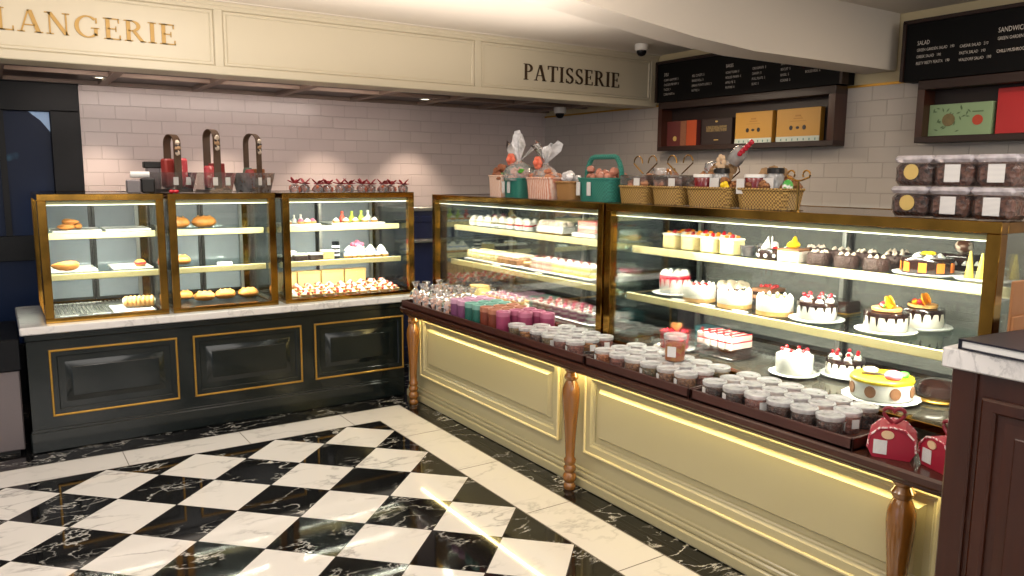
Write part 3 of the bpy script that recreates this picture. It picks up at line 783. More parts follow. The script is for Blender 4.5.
M_pinknut = P('rosy_nuts', (166, 98, 80), .55, col2=(104, 54, 44), scale=95, tex='voronoi', bump=.8)
M_cookie = P('cookie_bake', (206, 150, 84), .6, col2=(170, 100, 44), scale=40, bump=.4)
M_tubp = clear('tub_plastic', (250, 250, 250), milk=.05, gloss=.7)
M_tubl = clear('tub_lid_plastic', (248, 248, 250), milk=.46, gloss=.8, milkcol=(250, 250, 250))
M_cello = clear('cellophane', (248, 245, 245), milk=.26, gloss=1.3, rough=.06)
M_cellow = clear('frosted_cellophane', (238, 238, 240), milk=.7, gloss=1.2, rough=.1, milkcol=(245, 245, 248))

# ---- cake boards
def mk_board(r):
    def f():
        n = 48
        g = G(); w = lambda a, k: 1 + (.018 * math.cos(16 * a) if k in (1, 2, 3) else 0)
        g.lathe([(r * .72, 0), (r * .95, .003), (r, .009), (r * .97, .0115), (r * .86, .008), (.01, .008)], n=n, wob=w)
        return tag(g.obj('cake_board', M_plate), None, 'cake board')
    return f
KB = Kind(mk_board(1.0)) if False else None
BOARDS = {}
def cboard(x, y, z, r, label):
    k = round(r, 3)
    if k not in BOARDS: BOARDS[k] = Kind(mk_board(r))
    return BOARDS[k].put((x, y, z + .0025), 0, label)

def drip_body(t, r, h, side, glaze, seed=1, top=True, dl=.5):
    """frosted round cake with a glaze cap that runs down in drips; r and h are outer sizes"""
    G().lathe([(r * .97, 0), (r, .004), (r, h - .008), (r * .985, h - .002), (r * .95, h), (.004, h)], n=36).obj('cake_body', side, t)
    if glaze is None: return
    rr = random.Random(seed); n = 150; phase = rr.random() * 6; amp = [rr.uniform(.35, 1.) for _ in range(16)]
    drops = [max(0, math.sin(i / n * 2 * PI * 15 + phase) - .45) * 1.9 * amp[int((i / n * 15 + phase / 2 / PI + .25) % 15)] for i in range(n)]
    g = G(); vs = []
    for i in range(n):
        a = 2 * PI * i / n; ca, sa = math.cos(a), math.sin(a); lo = h - .012 - drops[i] * h * dl
        for q, z in ((r * 1.015, lo), (r * 1.03, lo + .004), (r * 1.022, h - .004), (r * .99, h + .004), (r * .5, h + .005)): vs.append((q * ca, q * sa, z))
    fs = [(i * 5 + k, ((i + 1) % n) * 5 + k, ((i + 1) % n) * 5 + k + 1, i * 5 + k + 1) for i in range(n) for k in range(4)]
    fs.append(tuple(i * 5 + 4 for i in range(n)))
    g.add(vs, fs); g.obj('glaze', glaze, t)

def swirl(g, x, y, z, r, mi=0, h=None):
    h = h or r * 1.5
    g.lathe([(r, 0), (r * 1.05, h * .2), (r * .8, h * .4), (r * .75, h * .5), (r * .5, h * .72), (r * .15, h)], (x, y, z), n=10, mi=mi, wob=lambda a, k: 1 + .1 * math.cos(5 * a + k * .8))

def ring_pos(n, r, ph=0.): return [(r * math.cos(2 * PI * i / n + ph), r * math.sin(2 * PI * i / n + ph)) for i in range(n)]

def cake(label, x, y, z, rz=0.): return thing('cake', label, 'cake', (x, y, z), rz)
S1, S2, DK = 1.162, .930, .692
BT = .0108   # board thickness a cake stands on

# near case, middle shelf
cboard(1.08, -1.60, S2, .107, 'white fluted cake board under the red drip cake')
t = cake('white frosted cake with red drips and a piped white crown', 1.08, -1.60, S2 + BT)
drip_body(t, .073, .083, M_frost, M_redglaze, 5, dl=.55)
g = G()
for x, y in ring_pos(11, .055): swirl(g, x, y, .087, .016, h=.026)
g.obj('cream_rosette', M_frost, t)
g = G(); [g.ball((random.uniform(-.03, .03), random.uniform(-.03, .03), .09), .008, 6, 4, lump=.3) for k in range(14)]; g.obj('chocolate_chip', M_choc, t)

def cheesecake(label, x, y, topmat, topn, seed):
    t = cake(label, x, y, S2 + .001); r = .0755
    G().lathe([(r, 0), (r, .016), (r * .99, .018), (.004, .018)], n=36).obj('biscuit_base', M_biscuit, t)
    G().lathe([(r * .985, .018), (r, .022), (r, .07), (r * .97, .074), (r * .8, .0745), (.004, .072)], n=36).obj('cream_layer', M_speck, t)
    rr = random.Random(seed)
    g = G()
    for k in range(topn):
        a, q = rr.uniform(0, 6.28), .05 * rr.random() ** .5; g.ball((q * math.cos(a), q * math.sin(a), .076), (rr.uniform(.005, .011), rr.uniform(.005, .01), .006), 7, 5, lump=.25)
    g.obj('topping', topmat, t)
    g = G()
    for px, py in ring_pos(12, .064): swirl(g, px, py, .074, .009)
    g.obj('cream_rosette', M_cream1, t)
cheesecake('white cheesecake with red fruit topping, first right of the red drip cake', 1.035, -1.805, M_cherry, 14, 1)
cheesecake('white cheesecake with chocolate curls on top, middle of three cheesecakes', 1.04, -2.01, M_choc, 18, 2)
cheesecake('white cheesecake topped with green and brown nuts, nearest of three cheesecakes', 1.04, -2.225, P('pistachio_bits', (120, 112, 60), .5, col2=(90, 60, 34), scale=200), 34, 3)
t = cake('low round brown cake with cream dome tops behind the white cheesecakes', 1.27, -1.80, S2 + .001)
G().lathe([(.085, 0), (.087, .004), (.087, .04), (.084, .044), (.004, .044)], n=32).obj('cake_body', M_chocm, t)
g = G(); [g.ball((x, y, .056), (.026, .026, .02), 10, 6) for x, y in ring_pos(7, .055)]; g.ball((0, 0, .058), (.028, .028, .022)); g.obj('cream_dome', P('coffee_cream', (206, 186, 160), .5, var=.15, scale=50), t)
t = cake('square layered chocolate cake with red topping at the back of middle shelf', 1.30, -1.985, S2 + .001, R_(4))
g = G(); [g.box((-.06, -.05, k * .016), (.06, .05, k * .016 + .0155), mi=k % 2, bev=.001) for k in range(4)]; g.obj('cake_layer', [M_choc, M_brown], t)
g = G(); [g.ball((random.uniform(-.05, .05), random.uniform(-.04, .04), .068), .009, 7, 5) for k in range(10)]; g.obj('cherry', M_cherry, t)

def cherry_top(t, r, h, n=7, mat=M_cherry, cream=True):
    g = G(); q = G()
    for i, (x, y) in enumerate(ring_pos(n, r * .68, .3)):
        swirl(g, x, y, h, r * .2, h=r * .22); q.ball((x, y, h + r * .3), r * .11, 8, 6)
    if cream: g.obj('cream_rosette', M_frost, t)
    q.obj('cherry', mat, t)
cboard(1.06, -2.415, S2, .108, 'white fluted cake board under the cherry topped drip cake')
t = cake('white cake with dark chocolate drips, cream rosettes and cherries on top', 1.06, -2.415, S2 + BT)
drip_body(t, .076, .066, M_frost, M_ganache, 9, dl=.5); cherry_top(t, .076, .071, 7)
g = G(); [g.ball((random.uniform(-.03, .03), random.uniform(-.03, .03), .075), (.012, .006, .005), 6, 4, lump=.3) for k in range(12)]; g.obj('chocolate_shaving', M_choc, t)

def fruit_cake(label, blabel, x, y, seed):
    cboard(x, y, S2, .109, blabel)
    t = cake(label, x, y, S2 + BT); rr = random.Random(seed)
    drip_body(t, .077, .066, M_cream1, M_ganache, seed, dl=.6)
    r = .052
    G().lathe([(r * .86, .070), (r, .074), (r * 1.02, .083), (r * .96, .085), (r * .9, .08), (.004, .08)], n=30).obj('tart_shell', M_crust2, t)
    for nm, m, n_, sz in (('strawberry', M_redglaze, 3, .014), ('orange_segment', M_orangef, 4, .016), ('blueberry', P('blueberry', (40, 44, 80), .3), 3, .008), ('mint_leaf', M_greenf, 2, .010)):
        g = G()
        for k in range(n_):
            a, q = rr.uniform(0, 6.28), rr.uniform(.005, .036)
            g.ball((q * math.cos(a), q * math.sin(a), .088 + rr.uniform(0, .008)), (sz, sz * .7, sz * .7), 8, 6, lump=.08)
        g.obj(nm, m, t)
    g = G()
    for k in range(2):
        a = .6 + k * .7; pts = [(.024 * math.cos(b), .024 * math.sin(b) + .0) for b in [2 * PI * i / 14 for i in range(14)]]
        gg = G().prism(pts, -.002, .002, 'xz'); gg.xf(Matrix.Translation((.012 * (k * 2 - 1), -.01, .105)) @ Matrix.Rotation(a - .4, 4, 'Z') @ Matrix.Rotation(-.35, 4, 'X')); g.add(gg.v, gg.f)
    g.obj('orange_slice', P('dried_orange_slice', (246, 176, 36), .3, col2=(236, 128, 20), scale=60), t)
fruit_cake('chocolate drip cake topped with fruit tart, in front on the middle shelf', 'white fluted cake board under the front fruit topped drip cake', 1.075, -2.70, 11)
fruit_cake('chocolate drip cake topped with fruit tart, further back on the middle shelf', 'white fluted cake board under the rear fruit topped drip cake', 1.275, -2.725, 17)
t = thing('pastry_box', 'gold edged dark chocolate box behind the cherry topped drip cake', 'box', (1.32, -2.34, S2 + .001), 0)
G().box((-.05, -.07, 0), (.05, .07, .055), bev=.006).obj('box_body', M_choc, t); G().box((-.052, -.072, .0), (.052, .072, .008), bev=.003).obj('gold_base', M_goldline, t)

# near case, top shelf
def mk_ysq():
    t = thing('fruit_pastry', None, 'pastry')
    G().box((-.036, -.036, 0), (.036, .036, .058), bev=.006).obj('sponge_side', M_yel, t)
    G().box((-.038, -.038, .055), (.038, .038, .066), bev=.005).obj('cream_top', M_cream1, t)
    g = G(); [g.ball((x, y, .070), .009, 8, 5) for x, y in ((-.016, -.014), (.016, .012))]; g.obj('berry', M_cherry, t)
    g = G(); [g.ball((x, y, .070), (.011, .007, .006), 8, 5) for x, y in ((.015, -.016), (-.014, .016))]; g.obj('peach_piece', M_orangef, t)
    return t
K = Kind(mk_ysq)
for i, y in enumerate((-1.635, -1.755, -1.875, -1.99)):
    K.put((1.03, y, S1 + .001), R_(random.uniform(-6, 6)), f'square yellow cream pastry with berries, {ORD[i]} from the left in the front row', sc=1.12)
for i, y in enumerate((-1.62, -1.735, -1.85)):
    K.put((1.135, y, S1 + .001), R_(random.uniform(-6, 6)), f'square yellow cream pastry with berries, {ORD[i]} from the left in the row behind', sc=1.15)
def mk_gl():
    t = thing('chocolate_glass', None, 'dessert')
    G().lathe([(.026, 0), (.03, .004), (.033, .05), (.031, .05), (.028, .006)], n=18, cap1=False).obj('plastic_cup', M_tubp, t)
    G().lathe([(.027, .005), (.0305, .042), (.02, .046), (.003, .048)], n=18).obj('mousse', M_chocm, t)
    return t
K = Kind(mk_gl)
for i, (x, y) in enumerate(((1.02, -2.085), (1.10, -2.10), (1.18, -2.05))):
    K.put((x, y, S1 + .001), 0, ['small clear cup of chocolate mousse beside the yellow cream pastries', 'small clear cup of chocolate mousse, second from the glass front', 'small clear cup of chocolate mousse, farthest from the glass front'][i])
t = cake('small dark cake with white chocolate shards and round white spots', 1.025, -2.195, S1 + .001)
G().lathe([(.05, 0), (.051, .004), (.051, .042), (.048, .046), (.004, .046)], n=30).obj('cake_body', M_choc, t)
g = G(); [g.ball((x, y, .018), (.010, .010, .011), 10, 6) for x, y in ring_pos(9, .045)]; g.obj('white_spot', M_frost, t)
g = G()
for k in range(3):
    q = G().prism([(-.02, 0), (.02, 0), (.012 - .02 * (k % 2), .05)], -.002, .002, 'xz'); q.xf(Matrix.Translation((-.012 + .006 * k, .012 - .012 * k, .044)) @ Matrix.Rotation(.6 * k - .5, 4, 'Z')); g.add(q.v, q.f)
g.ball((.014, -.016, .058), .016, 10, 7); g.obj('white_chocolate_shard', M_frost, t)
g = G(); [g.ball((-.02 + k * .008, -.036, .05), .006, 8, 5) for k in range(3)]; g.obj('berry', M_cherry, t)
t = cake('small square white cake with yellow fruit decoration on the top shelf', 1.03, -2.31, S1 + .001, R_(8))
G().box((-.047, -.047, 0), (.047, .047, .046), bev=.004).obj('cake_body', P('pale_pink_cream', (240, 222, 208), .45, var=.05), t)
G().box((-.048, -.048, .044), (.048, .048, .053), bev=.003).obj('caramel_layer', M_brown, t)
g = G(); g.ball((.0, .0, .068), (.036, .024, .016), 10, 6, lump=.08); g.ball((-.02, -.015, .082), (.02, .006, .024), 8, 6); g.obj('mango_slice', M_yellowf, t)
def mk_cs():
    t = thing('chocolate_cake', None, 'cake')
    G().lathe([(.043, 0), (.046, .005), (.047, .035), (.043, .046), (.03, .05), (.004, .05)], n=24).obj('cake_body', M_chocm, t)
    g = G(); [swirl(g, x, y, .048, .008) for x, y in ring_pos(6, .026)]; g.obj('cream_dot', P('pale_chocolate_cream', (206, 188, 170), .5), t)
    return t
K = Kind(mk_cs)
for i, y in enumerate((-2.435, -2.555, -2.675)):
    K.put((1.025, y, S1 + .001), random.random(), f'small round chocolate shaving cake, {ORD[i]} from the left in the front row')
for i, (x, y) in enumerate(((1.15, -2.33), (1.15, -2.445), (1.145, -2.56), (1.15, -2.67), (1.26, -2.62))):
    K.put((x, y, S1 + .001), random.random(), f'small round chocolate shaving cake, {ORD[i]} from the left behind the front row', sc=1.1)
cboard(1.06, -2.845, S1, .112, 'white fluted cake board under the orange checked chocolate cake')
t = cake('dark chocolate cake with orange squares round the side and yellow flower', 1.06, -2.845, S1 + BT)
drip_body(t, .083, .05, M_choc, M_ganache, 4, dl=.05)
g = G()
for k in range(9):
    a = 2 * PI * k / 9 + .15; q = G().box((-.013, -.0025, .006), (.013, .0025, .040), bev=.001); q.xf(Matrix.Rotation(a, 4, 'Z') @ Matrix.Translation((0, -.0835, 0))); g.add(q.v, q.f)
g.obj('orange_square', P('orange_chocolate', (240, 126, 46), .3, var=.1), t)
g = G(); [swirl(g, x, y, .054, .016, h=.016) for x, y in ring_pos(5, .038)]; g.obj('cream_rosette', M_frost, t)
g = G(); [g.ball((-.02 + .014 * math.cos(k * 1.26), -.012 + .014 * math.sin(k * 1.26), .07), (.012, .012, .007), 8, 5) for k in range(5)]; g.obj('yellow_flower', M_yellowf, t)
cboard(1.285, -2.86, S1, .11, 'white fluted cake board under the chocolate cake with a ball')
t = cake('dark chocolate cake with a marbled chocolate ball and a stick', 1.285, -2.86, S1 + BT)
drip_body(t, .074, .055, M_choc, M_ganache, 6, dl=.1)
g = G(); [swirl(g, x, y, .02, .013, h=.02) for x, y in ring_pos(12, .07)]; g.obj('cream_rosette', M_frost, t)
G().ball((-.01, 0, .085), (.032, .032, .026), 14, 9).obj('marbled_ball', P('marbled_chocolate', (226, 206, 184), .3, col2=(96, 58, 40), scale=40, thresh=.5), t)
G().tube([(-.01, -.02, .10), (.0, -.055, .142)], .004).obj('chocolate_stick', M_choc, t)
cboard(1.06, -3.05, S1, .10, 'white fluted cake board under the yellow cones at the end')
def mk_cone():
    t = thing('sugar_cone', None, 'cone decoration')
    G().lathe([(.015, 0), (.014, .01), (.008, .06), (.003, .095)], n=12).obj('cone_body', P('pale_yellow_sugar', (238, 206, 84), .4, var=.15, scale=60), t)
    return t
K = Kind(mk_cone)
for i, (x, y) in enumerate(((1.03, -3.005), (1.035, -3.04), (1.06, -3.085), (1.11, -3.11))):
    K.put((x, y, S1 + BT), 0, f'yellow pointed sugar cone standing on the end cake board, {ORD[i]} from the left', sc=(1, 1, [.95, .9, .65, .9][i]))

# near case, floor of the case
cboard(.955, -1.735, DK + .004, .098, 'white fluted cake board under the red glazed heart cake')
t = cake('red glazed round cake with a cream heart biscuit on top', .955, -1.735, DK + .004 + BT)
drip_body(t, .068, .075, M_redglaze, M_redglaze, 3, dl=.02)
hp = [(.016 * 16 * math.sin(a) ** 3 / 13, (13 * math.cos(a) - 5 * math.cos(2 * a) - 2 * math.cos(3 * a) - math.cos(4 * a)) * .016 / 13) for a in [2 * PI * i / 28 for i in range(28)]]
q = G().prism([(a * 1.3, b * 1.3) for a, b in hp], -.003, .003, 'xz'); q.xf(Matrix.Translation((0, -.01, .10)) @ Matrix.Rotation(R_(-60), 4, 'Z')); q.obj('heart_biscuit', M_crust2, t)
def mk_slice():
    t = thing('layer_cake_slice', None, 'cake slice')
    g = G(); g.box((-.062, -.02, 0), (.062, .02, .028), 0, .002); g.box((-.062, -.02, .028), (.062, .02, .05), 1, .003); g.box((-.062, -.02, .052), (.062, .02, .072), 1, .003)
    g.obj('cake_layer', [M_choc, P('pink_cream_layer', (222, 192, 184), .45, var=.1, scale=40)], t)
    g = G(); g.box((-.062, -.021, .049), (.062, .021, .053), 0, .001); g.box((-.062, -.019, .072), (.062, -.010, .0755), 0, .001); g.obj('red_glaze', M_redglaze, t)
    G().ball((-.04, .008, .078), .007, 8, 5).obj('berry', M_cherry, t)
    return t
K = Kind(mk_slice)
for i in range(5):
    K.put((1.07, -1.85 - .0425 * i, DK + .0125), 0, f'pink and chocolate layer cake slice with red stripe, {ORD[i]} from the left in the block', sc=(1.1, 1, 1.3))
tag(G().box((.99, -2.06, DK + .0045), (1.15, -1.82, DK + .012), bev=.002).obj('cake_tray', M_choc), 'dark tray under the block of pink layer cake slices', 'tray')
t = thing('teal_box', 'small teal box at the back of the case floor', 'box', (1.24, -1.69, DK + .005), 0)
G().box((-.04, -.06, 0), (.04, .06, .07), bev=.004).obj('box_body', P('teal_card', (44, 120, 124), .45), t); G().box((-.042, -.062, .052), (.042, .062, .072), bev=.003).obj('lid', P('dark_teal_card', (30, 92, 98), .45), t)
cboard(1.03, -2.345, DK + .004, .10, 'white fluted cake board under the white cake with cherries')
t = cake('white frosted cake with white rosettes and small cherries on the case floor', 1.03, -2.345, DK + .004 + BT)
drip_body(t, .074, .075, M_frost, None); cherry_top(t, .072, .0755, 6)
cboard(1.185, -2.475, DK + .004, .10, 'white fluted cake board under the small chocolate drip cake')
t = cake('white and chocolate drip cake with cream and cherries on the case floor', 1.185, -2.475, DK + .004 + BT)
drip_body(t, .074, .062, M_cream1, M_ganache, 21, dl=.55); cherry_top(t, .074, .067, 7)
cboard(1.0, -2.745, DK + .004, .135, 'large white fluted cake board under the yellow topped cake')
t = cake('white cake with yellow icing top, brown spots and pink sugar mushroom', 1.0, -2.745, DK + .004 + BT)
drip_body(t, .107, .07, M_frost, None)
G().lathe([(.108, .062), (.11, .066), (.109, .073), (.104, .077), (.004, .078)], n=40, wob=lambda a, k: 1 + (.01 * math.cos(9 * a) if k == 0 else 0)).obj('yellow_icing', M_yellowf, t)
g = G()
for k in range(8):
    a = 2 * PI * k / 8 + .2; q = G().prism([(.02 * math.cos(2 * PI * i / 14), .035 + .022 * math.sin(2 * PI * i / 14)) for i in range(14)], -.002, .002, 'xz'); q.xf(Matrix.Rotation(a, 4, 'Z') @ Matrix.Translation((0, -.1075, 0))); g.add(q.v, q.f)
g.obj('brown_spot', P('brown_biscuit_spot', (156, 106, 70), .6, var=.2, scale=60), t)
G().ball((-.02, -.055, .09), (.034, .03, .02), 14, 8).obj('pink_mushroom_cap', M_pink, t)
G().ball((.03, -.065, .088), (.024, .018, .014), 10, 6).obj('green_leaf', M_greenf, t)
G().tube([(-.05, .05, .082), (-.03, .0, .086), (.02, -.04, .083)], .005).obj('chocolate_line', M_choc, t)
G().ball((.0, .045, .088), (.03, .026, .014), 10, 6).obj('cream_petal', P('peach_cream', (248, 214, 168), .45), t)
t = cake('dark chocolate dome cake on a gold board behind the mahogany cabinet', 1.185, -2.86, DK + .005)
G().lathe([(.095, 0), (.097, .005), (.095, .008), (.004, .008)], n=30).obj('gold_board', M_goldline, t)
G().lathe([(.075, .008), (.078, .03), (.07, .055), (.045, .07), (.004, .074)], n=30, wob=lambda a, k: 1 + .03 * math.cos(8 * a)).obj('cake_body', M_ganache, t)
# ================================================================== FAR CASE (small pastries)
A1, A2 = 1.168, .935
def mk_cup(bandmat, topmat, nm='cream_cup'):
    def f():
        t = thing(nm, None, 'dessert')
        G().lathe([(.026, 0), (.033, .004), (.035, .024), (.034, .026)], n=18).obj('paper_cup', M_plate, t)
        G().lathe([(.0335, .02), (.0345, .03), (.033, .036)], n=18).obj('cake_band', bandmat, t)
        g = G(); swirl(g, 0, 0, .035, .031, h=.036); g.obj('cream_swirl', topmat, t)
        return t
    return f
kinds = [(Kind(mk_cup(M_yel, M_frost)), 'yellow banded'), (Kind(mk_cup(M_choc, M_frost)), 'dark banded'), (Kind(mk_cup(M_cherry, M_frost)), 'red banded')]
seq = [0, 0, 0, 1, 1, 2, 2, 2]
cnt = {}
for row, x in enumerate((1.03, 1.12)):
    for i, k in enumerate(seq):
        key = (row, k); cnt[key] = cnt.get(key, 0) + 1
        kinds[k][0].put((x, .235 - .092 * i - (.03 if row else 0), A1 + .001), random.random(),
            f'white cream topped {kinds[k][1]} cup, {ORD[cnt[key]-1]} from the left in the {"front" if row == 0 else "back"} top row')
t = cake('long white cream cake with round cream domes on the top shelf', 1.08, -.62, A1 + .001)
G().box((-.05, -.13, 0), (.05, .13, .045), bev=.005).obj('cake_body', M_frost, t); G().box((-.055, -.135, -.0), (.055, .135, .004)).obj('gold_base', M_goldline, t)
g = G(); [g.ball((x, y, .056), (.025, .025, .02), 10, 6) for x in (-.024, .024) for y in (-.1, -.05, 0, .05, .1)]; g.obj('cream_dome', P('beige_cream', (234, 216, 196), .45, var=.12, scale=30), t)
tag(G().box((1.0, -1.08, A1 + .0005), (1.16, -.87, A1 + .026), bev=.004).obj('serving_plate', M_plate), 'white square block plate under the strawberry cake', 'plate')
t = cake('pink strawberry layer cake block on the white square plate', 1.08, -.975, A1 + .027)
g = G(); [g.box((-.055, -.078, k * .02), (.055, .078, k * .02 + .019), mi=k % 2, bev=.002) for k in range(3)]; g.obj('cake_layer', [P('strawberry_sponge', (236, 160, 148), .6, var=.15, scale=60), M_cream1], t)
G().box((-.056, -.079, .058), (.056, .079, .064), bev=.002).obj('strawberry_glaze', P('strawberry_glaze', (216, 84, 92), .3), t)
t = cake('pale cream topped sheet cake at the divider end of the top shelf', 1.19, -1.235, A1 + .001)
G().box((-.09, -.075, 0), (.09, .075, .022), bev=.002).obj('sponge_layer', M_yel, t); G().box((-.092, -.077, .022), (.092, .077, .052), bev=.006).obj('cream_layer', M_frost, t)

# middle shelf of the far case
for i, (y0, y1) in enumerate(((-.36, .30), (-1.05, -.38))):
    tag(G().box((.985, y0, A2 + .0005), (1.21, y1, A2 + .014), bev=.004).obj('serving_plate', M_plate), ['long white plate of yellow and brown pastries on the middle shelf', 'long white plate of layered cake slices on the middle shelf'][i], 'plate')
def mk_pastry(side, top, nm='cream_pastry'):
    def f():
        t = thing(nm, None, 'pastry')
        G().box((-.034, -.032, 0), (.034, .032, .034), bev=.006).obj('pastry_body', side, t)
        g = G(); [g.ball((x, y, .042), (.017, .016, .014), 8, 6, lump=.08) for x in (-.016, .016) for y in (-.015, .015)]; g.obj('cream_top', top, t)
        return t
    return f
KY, KC = Kind(mk_pastry(M_yel, P('custard', (246, 222, 160), .45, var=.1, scale=60))), Kind(mk_pastry(P('caramel_side', (168, 116, 80), .55, var=.3, scale=50), P('coffee_swirl', (214, 190, 164), .45, var=.15, scale=60)))
for row, x in enumerate((1.03, 1.115)):
    for i in range(5):
        KY.put((x, .25 - .075 * i, A2 + .015), 0, f'yellow custard pastry, {ORD[i]} from the left in the {"front" if row == 0 else "back"} row of the plate')
    for i in range(3):
        KC.put((x, -.135 - .078 * i, A2 + .015), 0, f'brown coffee cream pastry, {ORD[i]} from the left in the {"front" if row == 0 else "back"} row', sc=1.08)
t = thing('flan_slice', 'flat yellow topped brown slice between coffee pastries and cake slices', 'pastry', (1.05, -.43, A2 + .015))
G().box((-.05, -.035, 0), (.05, .035, .02), bev=.003).obj('base', M_brown, t); G().box((-.05, -.035, .02), (.05, .035, .032), bev=.003).obj('custard_top', M_yel, t)
def mk_csl(lm):
    def f():
        t = thing('fruit_slice', None, 'cake slice')
        g = G(); [g.box((-.075, -.033, k * .015), (.075, .033, k * .015 + .0145), mi=k % 2, bev=.001) for k in range(4)]; g.obj('cake_layer', [lm, M_cream1], t)
        g = G(); [swirl(g, x, 0, .059, .013, h=.012) for x in (-.05, -.01, .03)]; g.obj('cream_rosette', M_frost, t)
        g = G(); [g.ball((x, 0, .074), .008, 8, 5) for x in (-.05, .0)]; g.obj('cherry', P('dark_cherry', (120, 24, 36), .2, coat=.4), t)
        return t
    return f
KP_, KYs = Kind(mk_csl(P('pink_sponge', (228, 180, 166), .6, var=.2, scale=60))), Kind(mk_csl(P('lemon_sponge', (246, 226, 140), .6, var=.12, scale=60)))
for i in range(8):
    (KP_ if i < 3 else KYs).put((1.075, -.51 - .071 * i, A2 + .015), 0, f'{"pink" if i < 3 else "lemon yellow"} layered cake slice with cherries, {ORD[i if i < 3 else i-3]} from the left')
t = cake('pink frosted ring cake at the divider end of the middle shelf', 1.17, -1.225, A2 + .001)
G().lathe([(.10, 0), (.105, .006), (.105, .05), (.095, .06), (.004, .06)], n=32, sy=.85).obj('cake_body', P('pale_pink_cream2', (236, 214, 206), .5, var=.12, scale=40), t)
g = G(); [g.ball((x, y * .85, .064), (.02, .02, .012), 8, 5, lump=.2) for x, y in ring_pos(11, .075)]; g.ball((0, 0, .062), (.06, .05, .01), lump=.1); g.obj('pink_topping', P('rose_topping', (214, 120, 138), .4, var=.25, scale=60), t)

# floor of the far case
tag(G().box((.965, -1.10, DK + .0045), (1.22, -.47, DK + .012), bev=.003).obj('serving_plate', M_plate), 'white plate under the layered dessert glasses on the case floor', 'plate')
def mk_trifle():
    t = thing('dessert_glass', None, 'dessert')
    G().lathe([(.024, 0), (.027, .003), (.031, .06), (.0295, .06), (.026, .005)], n=16, cap1=False).obj('plastic_cup', M_tubp, t)
    z = .005
    for nm, m, h in (('berry_layer', M_purple, .014), ('cream_layer', M_frost, .013), ('berry_layer', M_purple, .013), ('cream_layer', M_frost, .012)):
        G().lathe([(.0255 + z * .06, z), (.0258 + (z + h) * .06, z + h)], n=16).obj(nm, m, t); z += h
    g = G(); g.ball((-.008, 0, z + .006), .011, 8, 6); g.ball((.01, .006, z + .005), .009, 8, 6); g.obj('berry', P('red_berry', (150, 52, 70), .3), t)
    return t
K = Kind(mk_trifle)
for row, x in enumerate((.998, 1.064, 1.13)):
    for i in range(8):
        K.put((x, -.52 - .077 * i, DK + .0125), random.random(), f'layered berry and cream dessert glass, {ORD[i]} from the left in the {["front", "middle", "back"][row]} row')
tag(G().box((.965, -.44, DK + .0045), (1.2, .28, DK + .012), bev=.003).obj('serving_plate', M_plate), 'long white plate of berry pastries behind the coloured tubes', 'plate')
t = thing('sponge_block', 'tall yellow sponge cake block at the left end of the case floor', 'cake', (1.03, .16, DK + .013))
G().box((-.045, -.06, 0), (.045, .06, .06), bev=.006).obj('sponge', P('golden_sponge', (244, 214, 120), .6, var=.15, scale=60), t); G().box((-.046, -.061, .055), (.046, .061, .064), bev=.003).obj('top_crust', M_crust2, t)
def mk_berryp():
    t = thing('berry_tart', None, 'tart')
    G().lathe([(.028, 0), (.038, .022), (.036, .023), (.004, .018)], n=18).obj('tart_shell', M_crust2, t)
    g = G(); swirl(g, 0, 0, .018, .024, h=.02); g.obj('cream', M_frost, t)
    g = G(); [g.ball((x, y, .028), .010, 7, 5) for x, y in ring_pos(5, .022)]; g.obj('berry', M_purple, t)
    return t
K = Kind(mk_berryp)
for row, x in enumerate((1.02, 1.11)):
    for i in range(5):
        K.put((x, .02 - .088 * i, DK + .0125), random.random(), f'berry tart with cream behind the coloured tubes, {ORD[i]} from the left in the {"front" if not row else "back"} row')
tag(G().box((.98, -1.334, DK + .0045), (1.24, -1.115, DK + .014), bev=.003).obj('serving_plate', M_plate), 'white plate of dark red cake wedges beside the case divider', 'plate')
def mk_wedge():
    t = thing('red_cake_wedge', None, 'cake slice')
    G().prism([(-.10, 0), (.10, 0), (.10, .055), (-.06, .06), (-.10, .04)], -.0165, .0165, 'xz').obj('sponge', P('red_velvet', (112, 50, 58), .6, var=.3, scale=70), t)
    G().prism([(-.102, .04), (-.06, .060), (.102, .055), (.102, .059), (-.06, .064), (-.104, .044)], -.012, .004, 'xz').obj('cream_stripe', P('pale_pink_stripe', (226, 190, 186), .5), t)
    return t
K = Kind(mk_wedge)
for i in range(6):
    K.put((1.11, -1.135 - .0358 * i, DK + .0145), 0, f'dark red cake wedge with pale stripe, {ORD[i]} from the left on its plate')

# price cards along the shelf edges
K = Kind(lambda: tag(G().box((-.004, -.04, 0), (.012, .04, .003)).add([(-.004, -.04, 0), (.012, -.04, .003), (.012, .04, .003), (-.004, .04, 0)], [(0, 1, 2, 3)]).obj('price_card', M_card), None, 'price card'))
for y, lab in ((-1.745, 'blank white price card at the shelf edge below the first cheesecake'), (-1.93, 'blank white price card at the shelf edge between two cheesecakes'), (-2.115, 'blank white price card at the shelf edge before the third cheesecake')):
    K.put((.952, y, S2 + .003), 0, lab)
for y, lab in ((-.16, 'white price card at the middle shelf edge below the coffee pastries'), (-.62, 'white price card at the middle shelf edge below the cake slices')):
    K.put((.952, y, A2 + .003), 0, lab)

